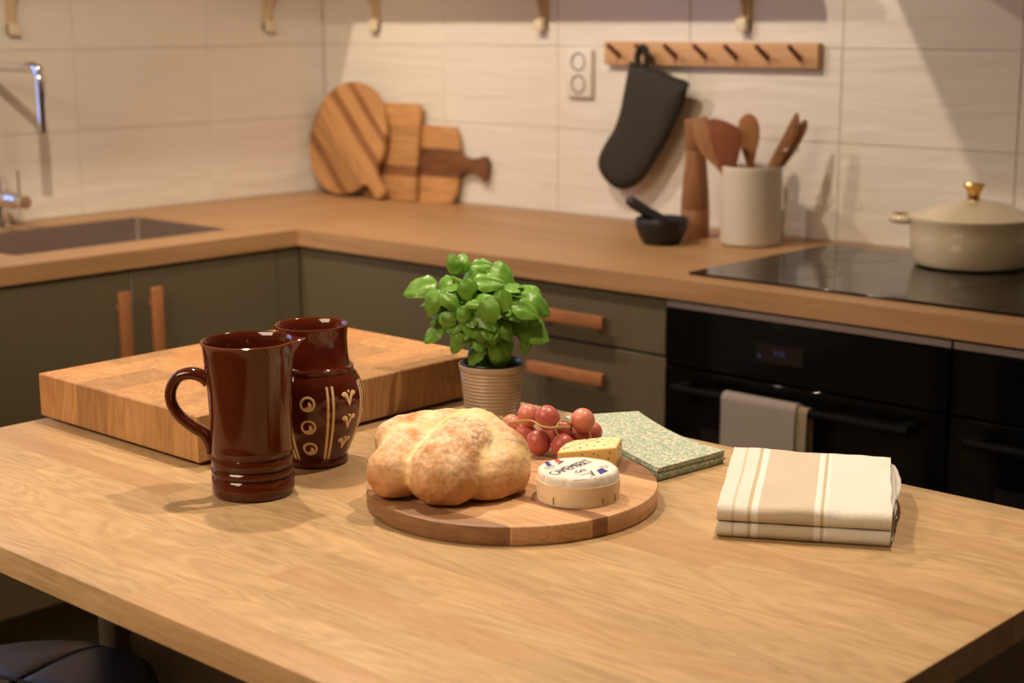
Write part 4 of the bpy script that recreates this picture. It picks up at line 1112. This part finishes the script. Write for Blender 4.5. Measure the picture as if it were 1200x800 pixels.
def leafmesh(L, W, cup, curl, seed):
    rnd = random.Random(seed); nu, nv = 10, 8; bm = bmesh.new(); g = []
    for i in range(nu + 1):
        u = i / nu; w = W * (math.sin(math.pi * min(1, u ** .80)) ** .62) * (1 - .10 * u) if 0 < u < 1 else 0.0004
        row = []
        for j in range(nv + 1):
            v = -1 + 2 * j / nv
            x = L * u; y = w * v
            z = cup * (1 - v * v) * math.sin(math.pi * u) * W - curl * L * u * u - .20 * W * math.exp(-(v / .22) ** 2) * math.sin(math.pi * u)
            z += (.10 * W * math.sin(u * 15 + abs(v) * 4 + seed) * abs(v) ** 1.5 + .05 * W * math.sin(u * 24 + abs(v) * 9)) * math.sin(math.pi * u) + .16 * W * noise.noise((u * 4, v * 3, seed))
            row.append(bm.verts.new((x, y, z)))
        g.append(row)
    for a, b in zip(g, g[1:]):
        for j in range(nv): bm.faces.new((a[j], a[j + 1], b[j + 1], b[j]))
    me = bpy.data.meshes.new('leaf'); bm.to_mesh(me); bm.free(); me.materials.append(M['leaf'])
    for f in me.polygons: f.use_smooth = True
    return me
LM = [leafmesh(1, .36 + .05 * (k % 3), .28 + .26 * (k % 2), .10 + .16 * (k % 3), k * 3 + 1) for k in range(6)]
random.seed(14)
def leaf(base, dirv, nrm, size, idx):
    X = Vector(dirv).normalized(); Z = Vector(nrm); Z = (Z - X * Z.dot(X)).normalized(); Y = Z.cross(X)
    o = bpy.data.objects.new('leaf', LM[idx % 6]); COL.objects.link(o); o.parent = pb
    m = Matrix(((X.x, Y.x, Z.x, base[0]), (X.y, Y.y, Z.y, base[1]), (X.z, Y.z, Z.z, base[2]), (0, 0, 0, 1)))
    o.matrix_local = m @ Matrix.Scale(size, 4)
FCc = Vector((-.012, 0, .136)); FR = Vector((.064, .056, .050))
cnt = 0
for k in range(170):
    # fibonacci over the dome, weighted to top and sides
    zz = 1 - 1.80 * (k + .5) / 170; ph = k * 2.39996 + random.uniform(-.2, .2)
    rr_ = math.sqrt(max(0, 1 - zz * zz)); d = Vector((rr_ * math.cos(ph), rr_ * math.sin(ph), zz))
    if zz < -.25 and random.random() < .3: continue
    p = Vector((FCc.x + d.x * FR.x, FCc.y + d.y * FR.y, FCc.z + d.z * FR.z)) * 1
    sh = random.uniform(.45, .90); p = FCc + (p - FCc) * sh
    out_ = Vector((d.x, d.y, d.z * .45 + random.uniform(-.35, .25))) + Vector((random.uniform(-.35, .35), random.uniform(-.35, .35), 0))
    nrm = Vector((d.x * .55, d.y * .55, .75 + .5 * d.z))
    size = random.uniform(.032, .052) * (1 if zz > -.2 else .85)
    X = out_.normalized()
    leaf(p - X * size * .45, X, nrm, size, k); cnt += 1
def lp(px, py, dep=0):                                 # photo pixel -> point in the plant's own frame, on its upright mid-plane
    n_ = Vector((-.6836, .7299, 0)); d = R_ * ((px - 600) / FPX) + U_ * (-(py - 400) / FPX) + F_
    t = ((PB - CAM).dot(n_) + dep) / d.dot(n_); p = CAM + d * t - PB
    return Vector((p.x * .7299 + p.y * .6836, -p.x * .6836 + p.y * .7299, p.z))
for b0, b1, dep, nx, idx in (((515.3, 338.7), (497.7, 365.9), -0.035, -0.4, 1),
        ((514.0, 342.8), (539.7, 359.6), -0.05, 0.0, 3),
        ((546.5, 326.0), (550.6, 354.2), -0.045, 0.1, 1),
        ((553.3, 330.6), (588.5, 330.6), -0.035, 0.1, 0),
        ((577.7, 346.1), (556.8, 380.2), -0.062, -0.1, 5),
        ((589.9, 337.9), (587.2, 368.8), -0.055, 0.2, 3),
        ((573.6, 313.0), (604.8, 326.5), -0.01, 0.3, 2),
        ((608.9, 345.5), (644.1, 362.3), -0.025, 0.3, 1),
        ((598.0, 355.8), (630.6, 365.0), -0.045, 0.2, 4),
        ((600.7, 374.8), (643.6, 386.7), -0.02, 0.3, 2),
        ((617.0, 388.9), (616.5, 413.9), -0.01, 0.5, 3),
        ((539.7, 358.5), (550.6, 380.2), -0.058, 0.0, 1),
        ((512.6, 330.6), (474.6, 341.7), -0.01, -0.4, 0),
        ((520.7, 382.9), (496.3, 396.0), -0.015, -0.5, 4),
        ((535.7, 321.7), (528.1, 298.9), 0.0, -0.3, 3),
        ((538.4, 321.1), (543.2, 300.0), 0.005, 0.2, 5),
        ((551.9, 310.8), (576.3, 309.7), 0.0, 0.1, 0),
        ((560.1, 381.3), (567.7, 400.3), -0.055, 0.1, 1),
        ((543.8, 382.9), (529.7, 411.2), -0.035, -0.3, 3),
        ((581.8, 394.3), (595.9, 427.4), -0.03, 0.2, 5),
        ((584.5, 374.8), (601.3, 394.9), -0.05, 0.3, 1),
        ((524.8, 364.5), (522.1, 388.9), -0.04, -0.3, 5),
        ((565.5, 402.5), (549.2, 425.5), -0.028, -0.2, 0),
        ((530.2, 326.5), (511.2, 336.0), -0.02, -0.3, 2),
        ((619.7, 336.0), (634.7, 346.9), -0.01, 0.4, 3),
        ((564.1, 356.4), (546.5, 356.4), -0.06, -0.2, 3),
        ((538.4, 388.9), (538.4, 405.2), -0.045, 0, 1),
        ((573.6, 383.5), (579.1, 402.5), -0.05, 0.1, 3)):
    nrm = (nx, -.75, .70); sc_ = 1.12
    a, b = lp(*b0, dep), lp(*b1, dep)
    leaf(a, b - a, nrm, (b - a).length * sc_, idx)
for k in range(11):
    a = k * 2.4; r0 = .006 + .012 * random.random()
    b = Vector((r0 * math.cos(a), r0 * math.sin(a), .058)); tpz = FCc + Vector((FR.x * .6 * math.cos(a), FR.y * .6 * math.sin(a), random.uniform(-.02, .02)))
    tube('stem', catmull([b, b.lerp(tpz, .45) + Vector((0, 0, .012)), tpz], 5), [.0019] * 5 + [.0015] * 6, M['stem'], pb, 7)
